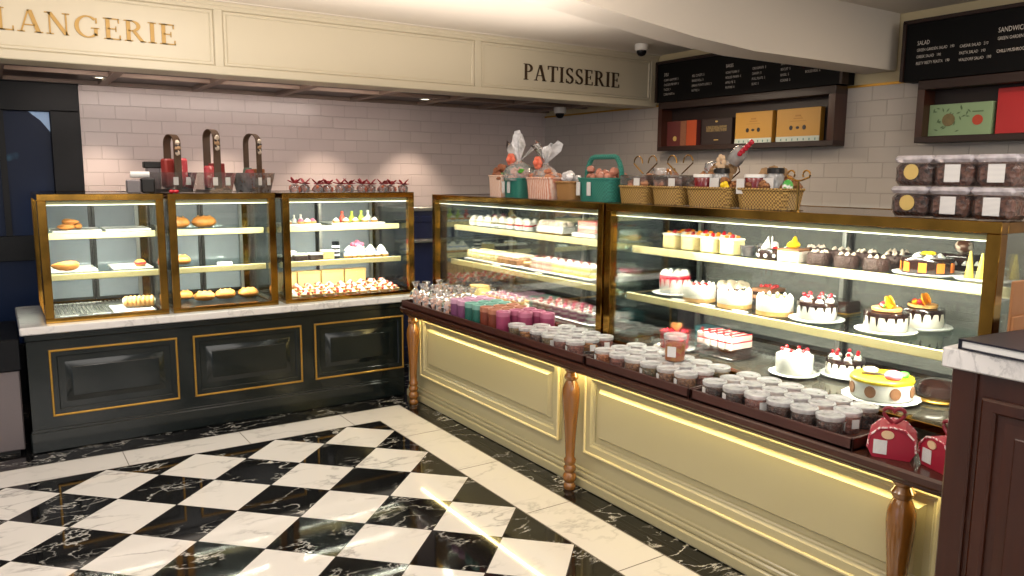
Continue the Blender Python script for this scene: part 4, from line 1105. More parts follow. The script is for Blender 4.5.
# ================================================================== LEFT CASES
L1, L2, LD = 1.165, .938, .700
def plate(x0, x1, y0, y1, z, label, mat=None, h=.012):
    g = G(); g.box((x0, y0, z), (x1, y1, z + h * .6), bev=.003); g.frame(0, 0, x1 - x0, y1 - y0, .012, -h, -.003, bev=.002)
    n = len(g.v) - 24
    for i in range(n, len(g.v)):
        a, b, c = g.v[i]; g.v[i] = (x0 + a, y0 + c, z - b)
    return tag(g.obj('serving_tray', mat or M_plate), label, 'tray')
plate(-1.415, -1.165, .735, 1.02, L1 + .0005, 'white tray with a brown pastry pile on the top shelf')
plate(-1.145, -.905, .735, 1.02, L1 + .0005, 'empty white tray on the top shelf of the left glass case')
plate(-1.44, -1.20, .715, 1.0, L2 + .0005, 'white tray with a croissant on the middle shelf')
plate(-1.12, -.905, .715, 1.0, L2 + .0005, 'white tray with one small pastry on the middle shelf')
plate(-1.14, -.925, .60, .88, LD + .0005, 'white tray with a cream roll on the floor of the left case')
t = thing('wire_rack', 'dark wire cooling rack on the floor of the left glass case', 'rack', (-1.30, .80, LD + .001))
g = G(); [g.tube([(-.13 + k * .02, -.2, .022), (-.13 + k * .02, .2, .022)], .0022, 5) for k in range(14)]; g.obj('wire', M_steel, t, smooth=False)
g = G(); g.tube([(-.135, -.2, .02), (.135, -.2, .02), (.135, .2, .02), (-.135, .2, .02)], .004, 6, closed=True)
for x in (-.12, .12):
    for y in (-.19, .19): g.tube([(x, y, 0), (x, y, .02)], .003)
g.obj('frame', M_steel, t)
K = Kind(lambda: tag(G().box((-.045, -.012, 0), (.045, .004, .003)).prism([(-.012, .0), (.004, .0), (.004, .02)], -.045, .045, 'yz').obj('price_card', M_card), None, 'price card'))
for x, lab in ((-1.37, 'white price card leaning at the left front of the left case floor'), (-1.21, 'white price card before the wire rack centre of left case'), (-1.02, 'white price card in front of the cream roll tray')):
    K.put((x, .565, LD + .001), 0, lab)
K.put((-.50, .70, L2 + .001), 0, 'white price card on the middle shelf of the bread case')

def croissant_g(L=.06, r=.022):
    g = G(); n = 12; pts = []; rs = []
    for i in range(n + 1):
        a = R_(200 + 140 * i / n); pts.append((L * math.cos(a), L * math.sin(a) + L * .6, r * .85)); u = abs(i / n - .5) * 2
        rs.append(max(.004, r * (1 - u ** 1.8 * .8) * (1 + .1 * (i % 2))))
    return g.tube(pts, rs, 9)
def mk_croi(): return tag(croissant_g().obj('croissant', M_crust, ang=60), None, 'croissant')
KCr = Kind(mk_croi)
KCr.put((-1.355, .80, L2 + .014), R_(20), 'golden croissant on the white tray of the middle shelf', sc=1.25)
for i, (x, y, z, a) in enumerate(((-1.335, .84, .014, 10), (-1.29, .87, .014, 100), (-1.315, .85, .042, -40))):
    KCr.put((x, y, L1 + z), R_(a), ['small brown croissant left in the pile on the top shelf', 'small brown croissant right in the pile on the top shelf', 'small brown croissant on top of the pile on the top shelf'][i], sc=.8)
t = thing('filled_roll', 'small round filled pastry on the right tray of the middle shelf', 'pastry', (-.965, .80, L2 + .013))
G().lathe([(.024, 0), (.032, .012), (.031, .024), (.02, .036), (.004, .04)], n=16).obj('bun', M_crust, t); G().lathe([(.033, .014), (.034, .02), (.032, .024)], n=16).obj('filling', M_redglaze, t)
t = thing('cream_roll', 'golden spiral cream roll on the floor tray of the left case', 'pastry', (-.99, .745, LD + .046), R_(-12))
g = G(); n = 40; pts = []
for i in range(7):
    x = -.07 + i * .023; g.lathe([(.026, -.012), (.033, -.004), (.034, .006), (.028, .012)], n=16)
    for j in range(len(g.v) - 64, len(g.v)):
        a, b, c = g.v[j]; g.v[j] = (x + c, a, b)
g.obj('pastry_coil', M_crust2, t); q = G().lathe([(.02, -.088), (.024, -.08), (.022, .08), (.012, .088)], n=12)
q.v = [(c, a, b) for a, b, c in q.v]; q.obj('cream_filling', M_cream1, t)

def mk_loaf():
    t = thing('bread_loaf', None, 'bread')
    g = G(); n = 12; pr = []
    for k in range(11):
        u = -1 + 2 * k / 10; s = math.sqrt(max(.02, 1 - abs(u) ** 3)); pr.append((u, s))
    vs = []
    for u, s in pr:
        for i in range(n):
            a = 2 * PI * i / n; vs.append((u * .075, .045 * s * math.cos(a), .034 + .034 * s * math.sin(a) * (1.15 if math.sin(a) > 0 else .95)))
    fs = [(k * n + i, k * n + (i + 1) % n, (k + 1) * n + (i + 1) % n, (k + 1) * n + i) for k in range(10) for i in range(n)] + [tuple(range(n)), tuple(10 * n + i for i in range(n))]
    g.add(vs, fs).obj('crust', M_crust, t)
    g = G(); [g.tube([(x - .012, -.022, .068), (x, 0, .0745), (x + .012, .022, .068)], .0045, 6) for x in (-.035, 0, .035)]; g.obj('score_mark', M_crust2, t)
    return t
K = Kind(mk_loaf)
for x, y, z, a, sc, lab in ((-.735, .84, L1, 8, .95, 'golden bread loaf left on the top shelf of the bread case'), (-.575, .87, L1, 4, 1., 'golden bread loaf right on the top shelf of the bread case'),
                            (-.735, .83, L2, 5, .85, 'single bread loaf on the middle shelf of the bread case'),
                            (-.72, .87, LD + .014, 10, .8, 'first bread loaf from the left on the case floor'), (-.62, .74, LD + .014, -12, .85, 'second bread loaf from the left on the case floor'),
                            (-.49, .76, LD + .014, 14, .9, 'third bread loaf from the left on the case floor'), (-.345, .77, LD + .014, -6, .85, 'bread loaf at the right end of the case floor')):
    K.put((x, y, z + .001), R_(a), lab, sc=sc)
plate(-.80, -.275, .58, .95, LD + .0005, 'long dark tray under the row of bread loaves', M_dframe)
plate(-.80, -.63, .72, .98, L2 + .0002, 'pale tray under the middle shelf bread loaf', M_plate) if False else None

# tart case
plate(-.15, .14, .73, .98, L1 + .0005, 'left white plate on the top shelf of the tart case'); plate(.215, .60, .73, .98, L1 + .0005, 'right white plate on the top shelf of the tart case')
def mk_bot(m):
    def f():
        t = thing('little_bottle', None, 'bottle')
        G().lathe([(.018, 0), (.02, .004), (.02, .03), (.008, .045), (.008, .06)], n=14).obj('bottle_body', m, t); G().lathe([(.0095, .058), (.0095, .07), (.006, .072)], n=12).obj('cap', m, t)
        return t
    return f
bm = {c: Kind(mk_bot(P(c + '_bottle', v, .35, var=.15, scale=40))) for c, v in (('yellow', (232, 196, 52)), ('white', (236, 232, 222)), ('red', (226, 84, 66)), ('green', (170, 196, 66)))}
for c, x, y, sc, lab in (('yellow', -.075, .82, 1., 'small yellow bottle on the left plate of the tart case'), ('white', .005, .88, .75, 'small white pot on the left plate, behind the pink sweets'), ('white', .05, .88, .8, 'small white pot at the right of the left plate'),
                         ('red', .325, .83, 1.05, 'small red bottle on the right plate of the tart case'), ('green', .395, .83, 1.05, 'small green bottle beside the red bottle'),
                         ('green', .465, .83, 1.1, 'small green bottle second from the red bottle'), ('white', .52, .84, 1.1, 'small white bottle at the right of the right plate')):
    bm[c].put((x, y, L1 + .0125), 0, lab, sc=sc)
def mk_sw(m, nm):
    def f():
        t = thing(nm, None, 'pastry'); g = G(); G().lathe([(.022, 0), (.026, .012), (.024, .014)], n=14).obj('base', M_crust2, t); swirl(g, 0, 0, .013, .022, h=.022); g.obj('cream_top', m, t); return t
    return f
Kpk, Kwh, Kdk = Kind(mk_sw(M_pink, 'petit_four')), Kind(mk_sw(M_frost, 'petit_four')), Kind(mk_sw(M_choc, 'petit_four'))
for i in range(4): (Kpk if i % 2 else Kwh).put((-.02 + .04 * i - (.05 if i == 0 else 0), .775 + .01 * (i % 2), L1 + .0125), 0, f'small {"pink" if i % 2 else "white"} petit four on the left plate, {ORD[i // 2]} from the left')
for i in range(5): Kwh.put((.26 + .07 * i, .775, L1 + .0125), 0, f'small white petit four on the right plate, {ORD[i]} from the left')
# middle shelf
K = Kind(lambda: (lambda t: (G().box((-.045, -.035, 0), (.045, .035, .03), bev=.003).obj('cake_body', M_chocm, t), G().box((-.045, -.035, .03), (.045, .035, .044), bev=.004).obj('cream_top', M_frost, t), t)[-1])(thing('chocolate_slice', None, 'cake slice')))
for i in range(3): K.put((-.115 + .105 * i, .74, L2 + .001), 0, f'chocolate slice with white top on the tart case middle shelf, {ORD[i]} from the left')
K2 = Kind(lambda: (lambda t: (G().box((-.04, -.035, 0), (.04, .035, .05), bev=.004).obj('cake_body', M_yel, t), G().box((-.04, -.035, .05), (.04, .035, .058), bev=.003).obj('cream_top', M_frost, t), t)[-1])(thing('vanilla_slice', None, 'cake slice')))
for i in range(2): K2.put((-.06 + .24 * i, .80 + .0 * i if i == 0 else .75, L2 + .001), 0, ['pale vanilla slice behind the chocolate slices', 'pale vanilla slice right of the chocolate slices'][i])
t = thing('striped_jar', 'black and white striped jar on the middle shelf of the tart case', 'jar', (.255, .78, L2 + .001))
g = G(); [g.lathe([(.026, k * .014), (.026, k * .014 + .014)], n=16, mi=k % 2) for k in range(7)]; g.obj('jar_body', [M_black, M_white], t); G().lathe([(.027, .098), (.027, .112), (.02, .115)], n=16).obj('lid', M_black, t)
for i in range(6): Kwh.put((.32 + .055 * i, .73, L2 + .001), 0, f'white cream petit four in front of the cups, {ORD[i]} from the left', sc=1.1)
Kcup = Kind(mk_cup(P('blue_cup_band', (150, 164, 206), .5), M_frost, 'paper_cup_cake'))
for i in range(4): Kcup.put((.365 + .08 * i, .82, L2 + .001), 0, f'white cupcake in a pale blue cup, {ORD[i]} from the left', sc=1.05)
t = thing('pink_flower_cake', 'pink rose topped cake behind the pale blue cupcakes', 'cake', (.48, .95, L2 + .001))
G().lathe([(.055, 0), (.055, .05), (.05, .055)], n=20).obj('cake_body', M_frost, t); g = G(); [g.ball((x, y, .068), (.024, .024, .018), 8, 6) for x, y in ring_pos(6, .03)]; g.ball((0, 0, .08), .022); g.obj('rose', M_pink, t)
# floor: kraft boxes behind, then rows of strawberry tarts
for i, x in enumerate((-.055, .115, .285, .455)):
    t = thing('kraft_box', f'tan kraft pastry box standing behind the tarts, {ORD[i]} from the left', 'box', (x, .958, LD + .001))
    G().box((-.08, -.03, 0), (.08, .03, .135), bev=.003).obj('box_body', M_tan, t); G().box((-.082, -.032, .118), (.082, .032, .138), bev=.003).obj('lid', P('kraft_lid', (186, 148, 90), .6), t)
plate(-.14, .655, .565, .92, LD + .0005, 'long pale tray of strawberry tarts on the tart case floor', M_steel)
def mk_tart():
    t = thing('strawberry_tart', None, 'tart')
    G().lathe([(.026, 0), (.037, .018), (.035, .02), (.004, .014)], n=16, wob=lambda a, k: 1 + (.04 * math.cos(12 * a) if k in (1, 2) else 0)).obj('tart_shell', M_crust2, t)
    g = G(); swirl(g, .0, .004, .015, .023, h=.024); g.obj('cream', M_cream1, t)
    g = G(); g.ball((-.016, -.012, .026), (.013, .011, .012), 8, 6); g.ball((.018, .006, .026), (.011, .012, .012), 8, 6); g.obj('strawberry', P('strawberry', (206, 56, 50), .3, col2=(232, 110, 84), scale=60), t)
    return t
K = Kind(mk_tart)
for row, y in enumerate((.605, .685, .765, .845)):
    for i in range(10):
        K.put((-.095 + .078 * i + .01 * (row % 2), y + random.uniform(-.006, .006), LD + .0075 + .012 * row * .6 + random.uniform(0, .004)), random.uniform(0, 6.28),
              f'strawberry cream tart, {ORD[i]} from the left in the {["front", "second", "third", "rearmost"][row]} row on the tray', sc=random.uniform(.96, 1.04))

# ================================================================== ON TOP OF THE LEFT CASES
TL = ZT + .0005
t = thing('receipt_printer', 'small black and grey receipt printer on the left glass case', 'printer', (-.955, .69, TL), R_(-5))
G().box((-.075, -.05, 0), (.0, .06, .075), bev=.006).obj('side_cover', P('grey_plastic', (128, 122, 124), .4), t); G().box((.0, -.055, 0), (.075, .06, .085), bev=.008).obj('printer_body', M_blackm, t)
q = G().lathe([(.018, -.05), (.018, .05)], n=16); q.v = [(c, a, b + .105) for a, b, c in q.v]; q.obj('paper_roll', M_card, t)
t = thing('card_reader', 'dark grey card terminal behind the woven handle basket', 'terminal', (-.83, 1.03, TL), 0)
G().box((-.04, -.03, 0), (.04, .03, .15), bev=.006).obj('stand', P('grey_plastic2', (110, 104, 106), .4), t); G().box((-.055, -.035, .145), (.055, .03, .185), bev=.005).obj('screen', M_blackm, t)

M_strapw = weave('brown_woven_strap', (92, 66, 40), (58, 38, 22), 70)
M_bag = clear('clear_gift_bag', (226, 222, 220), milk=.08, gloss=1.1)
def gift_basket(label, x, y, rz, contents, body=None, hh=.33):
    t = thing('gift_basket', label, 'gift basket', (x, y, TL), rz); t.scale = (.76, .9, 1)
    w0, w1, d0, d1, h = .105, .135, .075, .095, .12
    vs = [(-w0, -d0, 0), (w0, -d0, 0), (w0, d0, 0), (-w0, d0, 0), (-w1, -d1, h), (w1, -d1, h), (w1, d1, h), (-w1, d1, h)]
    G().add(vs, [(0, 1, 2, 3), (0, 1, 5, 4), (1, 2, 6, 5), (2, 3, 7, 6), (3, 0, 4, 7)]).obj('clear_tray', body or M_bag, t, smooth=False)
    G().box((-w0 + .004, -d0 + .004, .002), (w0 - .004, d0 - .004, .02)).obj('base', M_strapw, t)
    g = G(); n = 22; ro, sw = .055, .032; yy = [-.002, .002]
    pts = [(-ro * 1.0, .02)] + [(ro * math.cos(a) * 1.0, hh - .055 + .055 * math.sin(a)) for a in [PI - PI * i / n for i in range(n + 1)]] + [(ro, .02)]
    vs = []; 
    for (a, b) in pts:
        for k in (-sw, sw): vs.append((k, a, b))
    ins = [(p[0] , p[1] * .9, p[2] - .004) for p in vs]
    m = len(vs); fs = [(2 * i, 2 * i + 1, 2 * i + 3, 2 * i + 2) for i in range(m // 2 - 1)] + [(m + 2 * i, m + 2 * i + 2, m + 2 * i + 3, m + 2 * i + 1) for i in range(m // 2 - 1)]
    for s_ in (0, 1): fs += [(2 * i + s_, 2 * i + 2 + s_, m + 2 * i + 2 + s_, m + 2 * i + s_) for i in range(m // 2 - 1)]
    hd = G().add(vs + ins, fs).obj('woven_handle', M_strapw, t)
    for k in (0, 1, 2): G().ball((0, -ro - .004, hh - .05 - .03 * k), (.026 if k == 1 else .02, .012, .015), 8, 6, lump=.25).obj('dried_flower', P('pale_dried_flower' if k != 1 else 'tan_dried_flower', (206, 190, 170) if k != 1 else (170, 136, 100), .7, var=.2, scale=60), hd)
    g = G(); [g.ball((.012 * s_, -ro - .006, hh - .068 - .035 * k), (.011, .008, .008), 7, 5, lump=.3) for s_ in (-1, 1) for k in (0, 1)]; g.obj('dark_leaf', M_choco, hd)
    for nm, m, gg in contents: gg.obj(nm, m, t)
    for x_ in (-.06, .055): G().box((x_ - .022, -.0935, .045), (x_ + .022, -.0915, .092)).obj('price_label', M_print, t, smooth=False)
    return t
M_pkt = P('red_packet', (160, 58, 50), .4, col2=(120, 40, 36), scale=14); M_pkt2 = P('pink_red_packet', (190, 70, 76), .4, col2=(226, 170, 164), scale=26, thresh=.6)
gift_basket('clear basket with woven handle and red packets, left of three baskets', -.755, .79, R_(26), [('red_packet', M_pkt, G().box((-.09, -.03, .03), (-.01, .03, .20), bev=.01)), ('pink_packet', M_pkt2, G().box((.005, -.05, .03), (.1, .02, .205), bev=.012))], hh=.345)
gift_basket('clear basket with tall woven handle and plain red box, middle of three', -.565, .62, R_(24), [('red_box', M_red, G().box((.005, -.02, .03), (.1, .05, .175), bev=.004)), ('pink_packet', M_pkt2, G().box((-.09, -.05, .03), (-.02, .0, .16), bev=.012))], hh=.375)
gift_basket('brown basket with open woven handle and gold box, right of three', -.315, .66, R_(38), [('gold_box', P('copper_card', (146, 88, 48), .4), G().box((.01, -.03, .03), (.11, .05, .145), bev=.004)), ('red_tin', M_red, G().lathe([(.035, .03), (.037, .06), (.037, .12), (.025, .14), (.004, .142)], c=(-.075, -.02, 0), n=16)), ('green_tin', P('dull_green', (84, 104, 88), .4), G().lathe([(.035, .03), (.037, .06), (.037, .12), (.028, .15), (.004, .152)], c=(-.02, .03, 0), n=16))], body=clear('brown_clear_tray', (176, 150, 120), milk=.15), hh=.36)
t = thing('red_bow', 'small red bow lying between the left and middle glass cases', 'bow', (-.80, .56, TL)); g = G(); g.ball((-.012, 0, .01), (.016, .01, .01), lump=.1); g.ball((.014, 0, .01), (.016, .01, .01), lump=.1); g.obj('bow_loop', M_redglaze, t); G().ball((0, 0, .011), .007).obj('knot', M_cherry, t)

M_bow = P('wine_red_ribbon', (150, 30, 40), .45, var=.25, scale=30)
def mk_snack(seed):
  def f():
    t = thing('cookie_bag', None, 'bag of cookies'); rr = random.Random(seed)
    g = G(); [g.ball((rr.uniform(-.022, .022), rr.uniform(-.03, .03), .012 + rr.uniform(0, .02)), (.013, .014, .011), 7, 5, lump=.2) for k in range(10)]; g.obj('cookie', P('orange_cookie', (214, 116, 70), .5, col2=(150, 52, 44), scale=30), t)
    G().lathe([(.030, 0), (.034, .010), (.034, .028), (.022, .040), (.004, .044)], n=12, sy=1.2, wob=lambda a, k: 1 + .05 * math.cos(5 * a + k)).obj('clear_bag', M_cello, t)
    g = G()
    for k in range(7):
        a = k * .9 + rr.uniform(-.3, .3); q = G().ball((.028, 0, 0), (.026, .012, .004), 8, 5); q.xf(Matrix.Translation((0, 0, .046)) @ Matrix.Rotation(a, 4, 'Z') @ Matrix.Rotation(rr.uniform(-.75, -.05), 4, 'Y')); g.add(q.v, q.f)
    g.obj('ribbon_bow', M_bow, t)
    return t
  return f
KS3 = [Kind(mk_snack(s)) for s in (1, 2, 3)]
for i in range(11):
    KS3[i % 3].put((-.075 + .0755 * i, .60 + .034 * (i % 2), TL), random.uniform(-.3, .3), f'cookie bag with wine red bow on the tart case, {ORD[i]} from the left', sc=(.94, .94, random.uniform(1.05, 1.2)))

# ================================================================== ON TOP OF THE RIGHT CASES
TR = 1.3755
M_wick = weave('honey_wicker', (196, 150, 92), (140, 96, 50), 70)
M_goldw = weave('gold_mesh_basket', (206, 168, 96), (120, 86, 40), 80, rough=.35)
M_teal = weave('teal_woven', (54, 144, 128), (32, 108, 96), 70)
M_coral = P('coral_flower', (236, 120, 92), .5, var=.2, scale=40)
M_snackm = P('mixed_snacks', (176, 116, 76), .5, col2=(120, 60, 50), scale=26)
def basket_g(w, d, h, k=1.12):
    g = G(); vs = []
    n = 20
    def ring(sx, sy, z): return [(sx * (abs(math.cos(a)) ** .45) * (1 if math.cos(a) > 0 else -1), sy * (abs(math.sin(a)) ** .45) * (1 if math.sin(a) > 0 else -1), z) for a in [2 * PI * i / n + .001 for i in range(n)]]
    rs = [ring(w / 2 / k, d / 2 / k, 0), ring(w / 2, d / 2, h), ring(w / 2 - .006, d / 2 - .006, h), ring(w / 2 / k - .006, d / 2 / k - .006, .012)]
    for r in rs: vs += r
    fs = [(q * n + i, q * n + (i + 1) % n, (q + 1) * n + (i + 1) % n, (q + 1) * n + i) for q in range(3) for i in range(n)] + [tuple(range(n)), tuple(3 * n + i for i in range(n))]
    return g.add(vs, fs)
def rim_tube(w, d, h, r=.006, n=20):
    return G().tube([((w / 2) * (abs(math.cos(a)) ** .45) * (1 if math.cos(a) > 0 else -1), (d / 2) * (abs(math.sin(a)) ** .45) * (1 if math.sin(a) > 0 else -1), h) for a in [2 * PI * i / n + .001 for i in range(n)]], r, 6, closed=True)
def snacks(w, d, z, n, s=.026, seed=0):
    rr = random.Random(seed); g = G()
    for k in range(n): g.ball((rr.uniform(-w / 2, w / 2) * .75, rr.uniform(-d / 2, d / 2) * .7, z + rr.uniform(-.01, .025)), (s * rr.uniform(.7, 1.2), s * rr.uniform(.6, 1), s * rr.uniform(.5, .9)), 8, 6, lump=.15)
    return g
def cello_fan(w, h0, h1, mat, seed=1, blades=5):
    rr = random.Random(seed); g = G()
    for k in range(blades):
        a = -.75 + 1.5 * k / (blades - 1) + rr.uniform(-.12, .12); L = (h1 - h0) * rr.uniform(.65, 1.05); ww = .022 + rr.uniform(0, .014)
        q = G().add([(-.006, 0, 0), (.006, 0, 0), (ww, .01, L * .7), (ww * .6, -.008, L), (-ww * .7, .006, L * .95), (-ww, -.006, L * .65)], [(0, 1, 2, 5), (5, 2, 3, 4)])
        q.xf(Matrix.Translation((0, 0, h0)) @ Matrix.Rotation(rr.uniform(-.5, .5), 4, 'X') @ Matrix.Rotation(a, 4, 'Y') @ Matrix.Rotation(rr.uniform(-.9, .9), 4, 'Z')); g.add(q.v, q.f)
    return g
def plain_basket(label, x, y, w, d, h, mat, inside, rz=PI / 2, handle=None, labels=0, seed=0, n=12):
    t = thing('hamper_basket', label, 'basket', (x, y, TR), rz)
    b = basket_g(w, d, h).obj('basket_body', mat, t); rim_tube(w, d, h).obj('rim', mat, b)
    q = snacks(w, d, h - .005, n, seed=seed); q2 = snacks(w * .72, d * .7, h + .026, n // 2, seed=seed + 50); q.add(q2.v, q2.f); q.obj('snack_filling', inside, t)
    if handle: G().tube([(-w / 2 * .97, 0, h * .5)] + [(w / 2 * .97 * math.cos(a), 0, h + (handle - h) * min(1, math.sin(a) * 1.35)) for a in [PI - PI * i / 16 for i in range(17)]] + [(w / 2 * .97, 0, h * .5)], .013, 8).obj('handle', mat, t)
    for k in range(labels): q = G().box((-w * .42 + k * w * .3, -d / 2 - .004, h * .25), (-w * .42 + k * w * .3 + .03, -d / 2 - .001, h * .85)).obj('label_card', M_print, t, smooth=False)
    return t
RB = -PI / 2
def at_front(rz=RB): return rz
# far end: two cellophane hampers, wicker baskets and teal basket
plain_basket('small wicker basket in pale cellophane at the far end of the far case', .93, -.26, .15, .12, .125, P('peach_wicker', (222, 168, 136), .6, col2=(240, 220, 206), scale=30, tex='wave'), M_snackm, RB, n=8, seed=1)
t = plain_basket('teal basket of snacks with white labels under the tall cellophane fan', .92, -.465, .19, .13, .11, M_teal, P('pink_snack', (226, 170, 160), .5, col2=(190, 120, 80), scale=30), RB, labels=2, n=14, seed=2)
g = cello_fan(.1, .21, .40, M_cellow, 3, 8); g.obj('cellophane_fan', M_cellow, t)
G().lathe([(.095, .10), (.105, .135), (.08, .18), (.025, .21), (.02, .22)], n=12, cap0=False, cap1=False, wob=lambda a, k: 1 + .1 * math.cos(5 * a)).obj('cellophane_wrap', M_cello, t)
g = G(); [g.ball((-.04 + .021 * math.cos(k * 1.05), -.03, .22 + .021 * math.sin(k * 1.05)), (.02, .015, .02), 8, 6) for k in range(6)]; g.ball((-.04, -.045, .22), .018); g.obj('coral_flower', M_coral, t)
g = G(); [g.ball((x_, -.05, .14 + .01 * k), (.03, .006, .008), 8, 5) for k, x_ in enumerate((-.09, .085, .1))]; g.obj('green_leaf', M_greenf, t)
t = plain_basket('wicker hamper in cellophane with coral flower and red filling', .92, -.735, .25, .135, .115, P('striped_wicker', (206, 132, 104), .6, col2=(232, 206, 190), scale=18, tex='wave'), P('red_snack', (170, 40, 46), .4, col2=(210, 170, 120), scale=24), RB, n=18, seed=4)
cello_fan(.1, .20, .345, M_cellow, 8, 8).obj('cellophane_fan', M_cellow, t)
G().lathe([(.105, .09), (.11, .125), (.075, .165), (.02, .19), (.02, .2)], n=12, cap0=False, cap1=False, sy=.6, wob=lambda a, k: 1 + .1 * math.cos(5 * a)).obj('cellophane_wrap', M_cello, t)
g = G(); [g.ball((-.03 + .02 * math.cos(k * 1.05), -.035, .20 + .02 * math.sin(k * 1.05)), (.019, .014, .019), 8, 6) for k in range(6)]; g.ball((-.03, -.05, .20), .017); g.obj('coral_flower', M_coral, t)
plain_basket('low honey wicker basket between the cellophane hamper and teal basket', .93, -.965, .175, .13, .095, M_wick, M_cellow, RB, n=10, seed=5)
t = plain_basket('large teal basket with a tall teal handle above the case junction', .93, -1.225, .285, .16, .115, M_teal, P('pale_snack_bags', (214, 150, 130), .4, col2=(150, 84, 60), scale=20), RB, handle=.225, labels=2, n=16, seed=6)
# gold baskets on the near case
def gold_curls(w, h, y=0.):
    g = G()
    for s_ in (-1, 1):
        pts = [(s_ * (.012 + .0), y, h)] + [(s_ * (.05 - .03 * math.cos(a)), y, h + .05 + .035 * math.sin(a)) for a in [PI * (1 - i / 9) * 1.0 + 0 for i in range(10)]]
        g.tube(pts, .003, 6)
    return g
for i, (y, lab, ins) in enumerate(((-1.495, 'gold mesh basket of clear snack packs right of the teal basket', P('biscuit_packs', (190, 150, 110), .4, col2=(150, 70, 50), scale=22)), (-1.725, 'gold mesh basket of dark snack packs with curled wire handle', P('dark_packs', (110, 76, 60), .35, col2=(160, 110, 90), scale=22)))):
    t = plain_basket(lab, .93, y, .20, .13, .08, M_goldw, ins, RB, n=12, seed=10 + i)
    G().box((-.09, -.055, .07), (.09, .055, .135), bev=.008).obj('clear_pack', M_bag, t)
    gold_curls(.1, .14, .03).obj('wire_handle', M_gold, t)
    G().box((.02, -.0605, .085), (.06, -.0585, .12)).obj('label_card', M_print, t, smooth=False)
t = thing('snack_tub_row', 'tall clear bag of sticks behind the gold mesh baskets', 'bag of snacks', (1.12, -1.46, TR))
g = G(); [g.tube([(random.uniform(-.03, .03), random.uniform(-.05, .05), .01), (random.uniform(-.04, .04), random.uniform(-.06, .06), random.uniform(.13, .17))], .007, 6) for k in range(16)]; g.obj('biscuit_stick', M_crust, t)
G().lathe([(.055, 0), (.065, .05), (.06, .15), (.055, .17)], n=14, cap1=False).obj('clear_bag', M_cello, t)
t = thing('candy_cane_pack', 'red and white candy cane in a clear bag behind the gold baskets', 'candy', (1.07, -1.83, TR))
g = G(); pts = [(0, 0, .02 + .013 * k) for k in range(9)] + [(0, .022 - .022 * math.cos(a), .124 + .03 * math.sin(a) + .012) for a in [PI * i / 8 for i in range(9)]]
for k in range(len(pts) - 1): g.tube([pts[k], pts[k + 1]], .011, 8, mi=k % 2)
g.obj('candy_cane', [M_cherry, M_white], t, ang=70); G().lathe([(.03, 0), (.035, .05), (.048, .15), (.04, .19), (.006, .2)], n=12, cap1=False).obj('clear_bag', M_cello, t)
M_jam = P('dark_red_preserve', (122, 22, 28), .2, var=.3, scale=30, coat=.4)
for i, (y, lab) in enumerate(((-1.975, 'gold basket with red jam tub, silver jar and yellow flower'), (-2.255, 'gold basket with red jam tub and jar beside the curled stand'))):
    t = plain_basket(lab, .93, y, .265, .14, .08, M_goldw, M_nuts, RB, n=10, seed=20 + i)
    j = G().lathe([(.04, .05), (.045, .06), (.047, .125), (.044, .13)], c=(-.06, -.01, 0), n=20).obj('jam_tub', M_jam, t); G().lathe([(.049, .126), (.049, .138), (.045, .14)], c=(-.06, -.01, 0), n=20).obj('tub_lid', M_white, j)
    j = G().lathe([(.03, .05), (.034, .06), (.034, .13), (.028, .145)], c=(.025, .0, 0), n=18).obj('glass_jar', clear('jar_glass' + str(i), (200, 200, 204), milk=.35), t); G().lathe([(.034, .143), (.034, .162), (.03, .165)], c=(.025, .0, 0), n=18).obj('jar_lid', M_dframe, j)
    G().box((.0, -.044, .07), (.05, -.042, .125)).obj('label_card', M_print, t, smooth=False)
    if i == 0:
        g = G(); [g.ball((.085 + .012 * math.cos(k * 1.25), -.045, .085 + .014 * math.sin(k * 1.25)), (.013, .01, .013), 8, 6) for k in range(5)]; g.obj('yellow_flower', M_yellowf, t)
    else:
        G().box((-.115, -.066, .06), (-.075, -.064, .12)).obj('label_card', M_print, t, smooth=False); G().ball((.10, -.02, .09), (.022, .02, .03)).obj('striped_ball', P('white_green_ball', (236, 236, 230), .4, col2=(70, 170, 70), scale=30, thresh=.5), t)
    g = G()
    for k in range(16): g.ball((-.02 + random.uniform(-.05, .06), .045 + random.uniform(-.02, .02), .13 + random.uniform(-.03, .05 if i == 0 else .02)), (.026, .02, .022), 7, 5, lump=.3)
    g.obj('straw_filling', P('dried_straw', (176, 144, 104), .8, col2=(120, 90, 60), scale=70, bump=.6), t)
    if i == 0:
        gold_curls(.1, .1, .05).obj('wire_handle', M_gold, t)
        q = G().lathe([(.03, 0), (.034, .02), (.03, .06), (.02, .075)], n=14); q.xf(Matrix.Translation((.07, .02, .19)) @ Matrix.Rotation(.7, 4, 'Y')); q.obj('glass_bulb', clear('amber_glass', (180, 150, 120), milk=.25), t)
        g = G(); [g.ball((.02 + .016 * math.cos(k * .9), .0, .19 + .022 * math.sin(k * .9)), (.013, .008, .013), 8, 6) for k in range(7)]; g.obj('beige_rosette', P('beige_flower', (214, 184, 150), .7, var=.2, scale=50), t)
        g = G(); [g.ball((.12 + .014 * k, .0, .225 + .011 * k), .012, 8, 6, lump=.1) for k in range(5)]; g.obj('red_berry_sprig', P('red_berries', (178, 26, 48), .25, coat=.3), t)
t = thing('wire_stand', 'gold wire stand with two curled ends on the near case', 'stand', (.88, -2.425, TR))
g = G(); g.tube([(0, 0, 0), (0, 0, .115)], .004, 8)
for s_ in (-1, 1):
    g.tube([(0, 0, .115), (0, s_ * .012, .116), (0, s_ * .028, .122)] + [(0, s_ * (.034 - .016 * math.sin(a) * 1), .138 + .016 * -math.cos(a)) for a in [-.9 - i * .55 for i in range(9)]], .0035, 6)
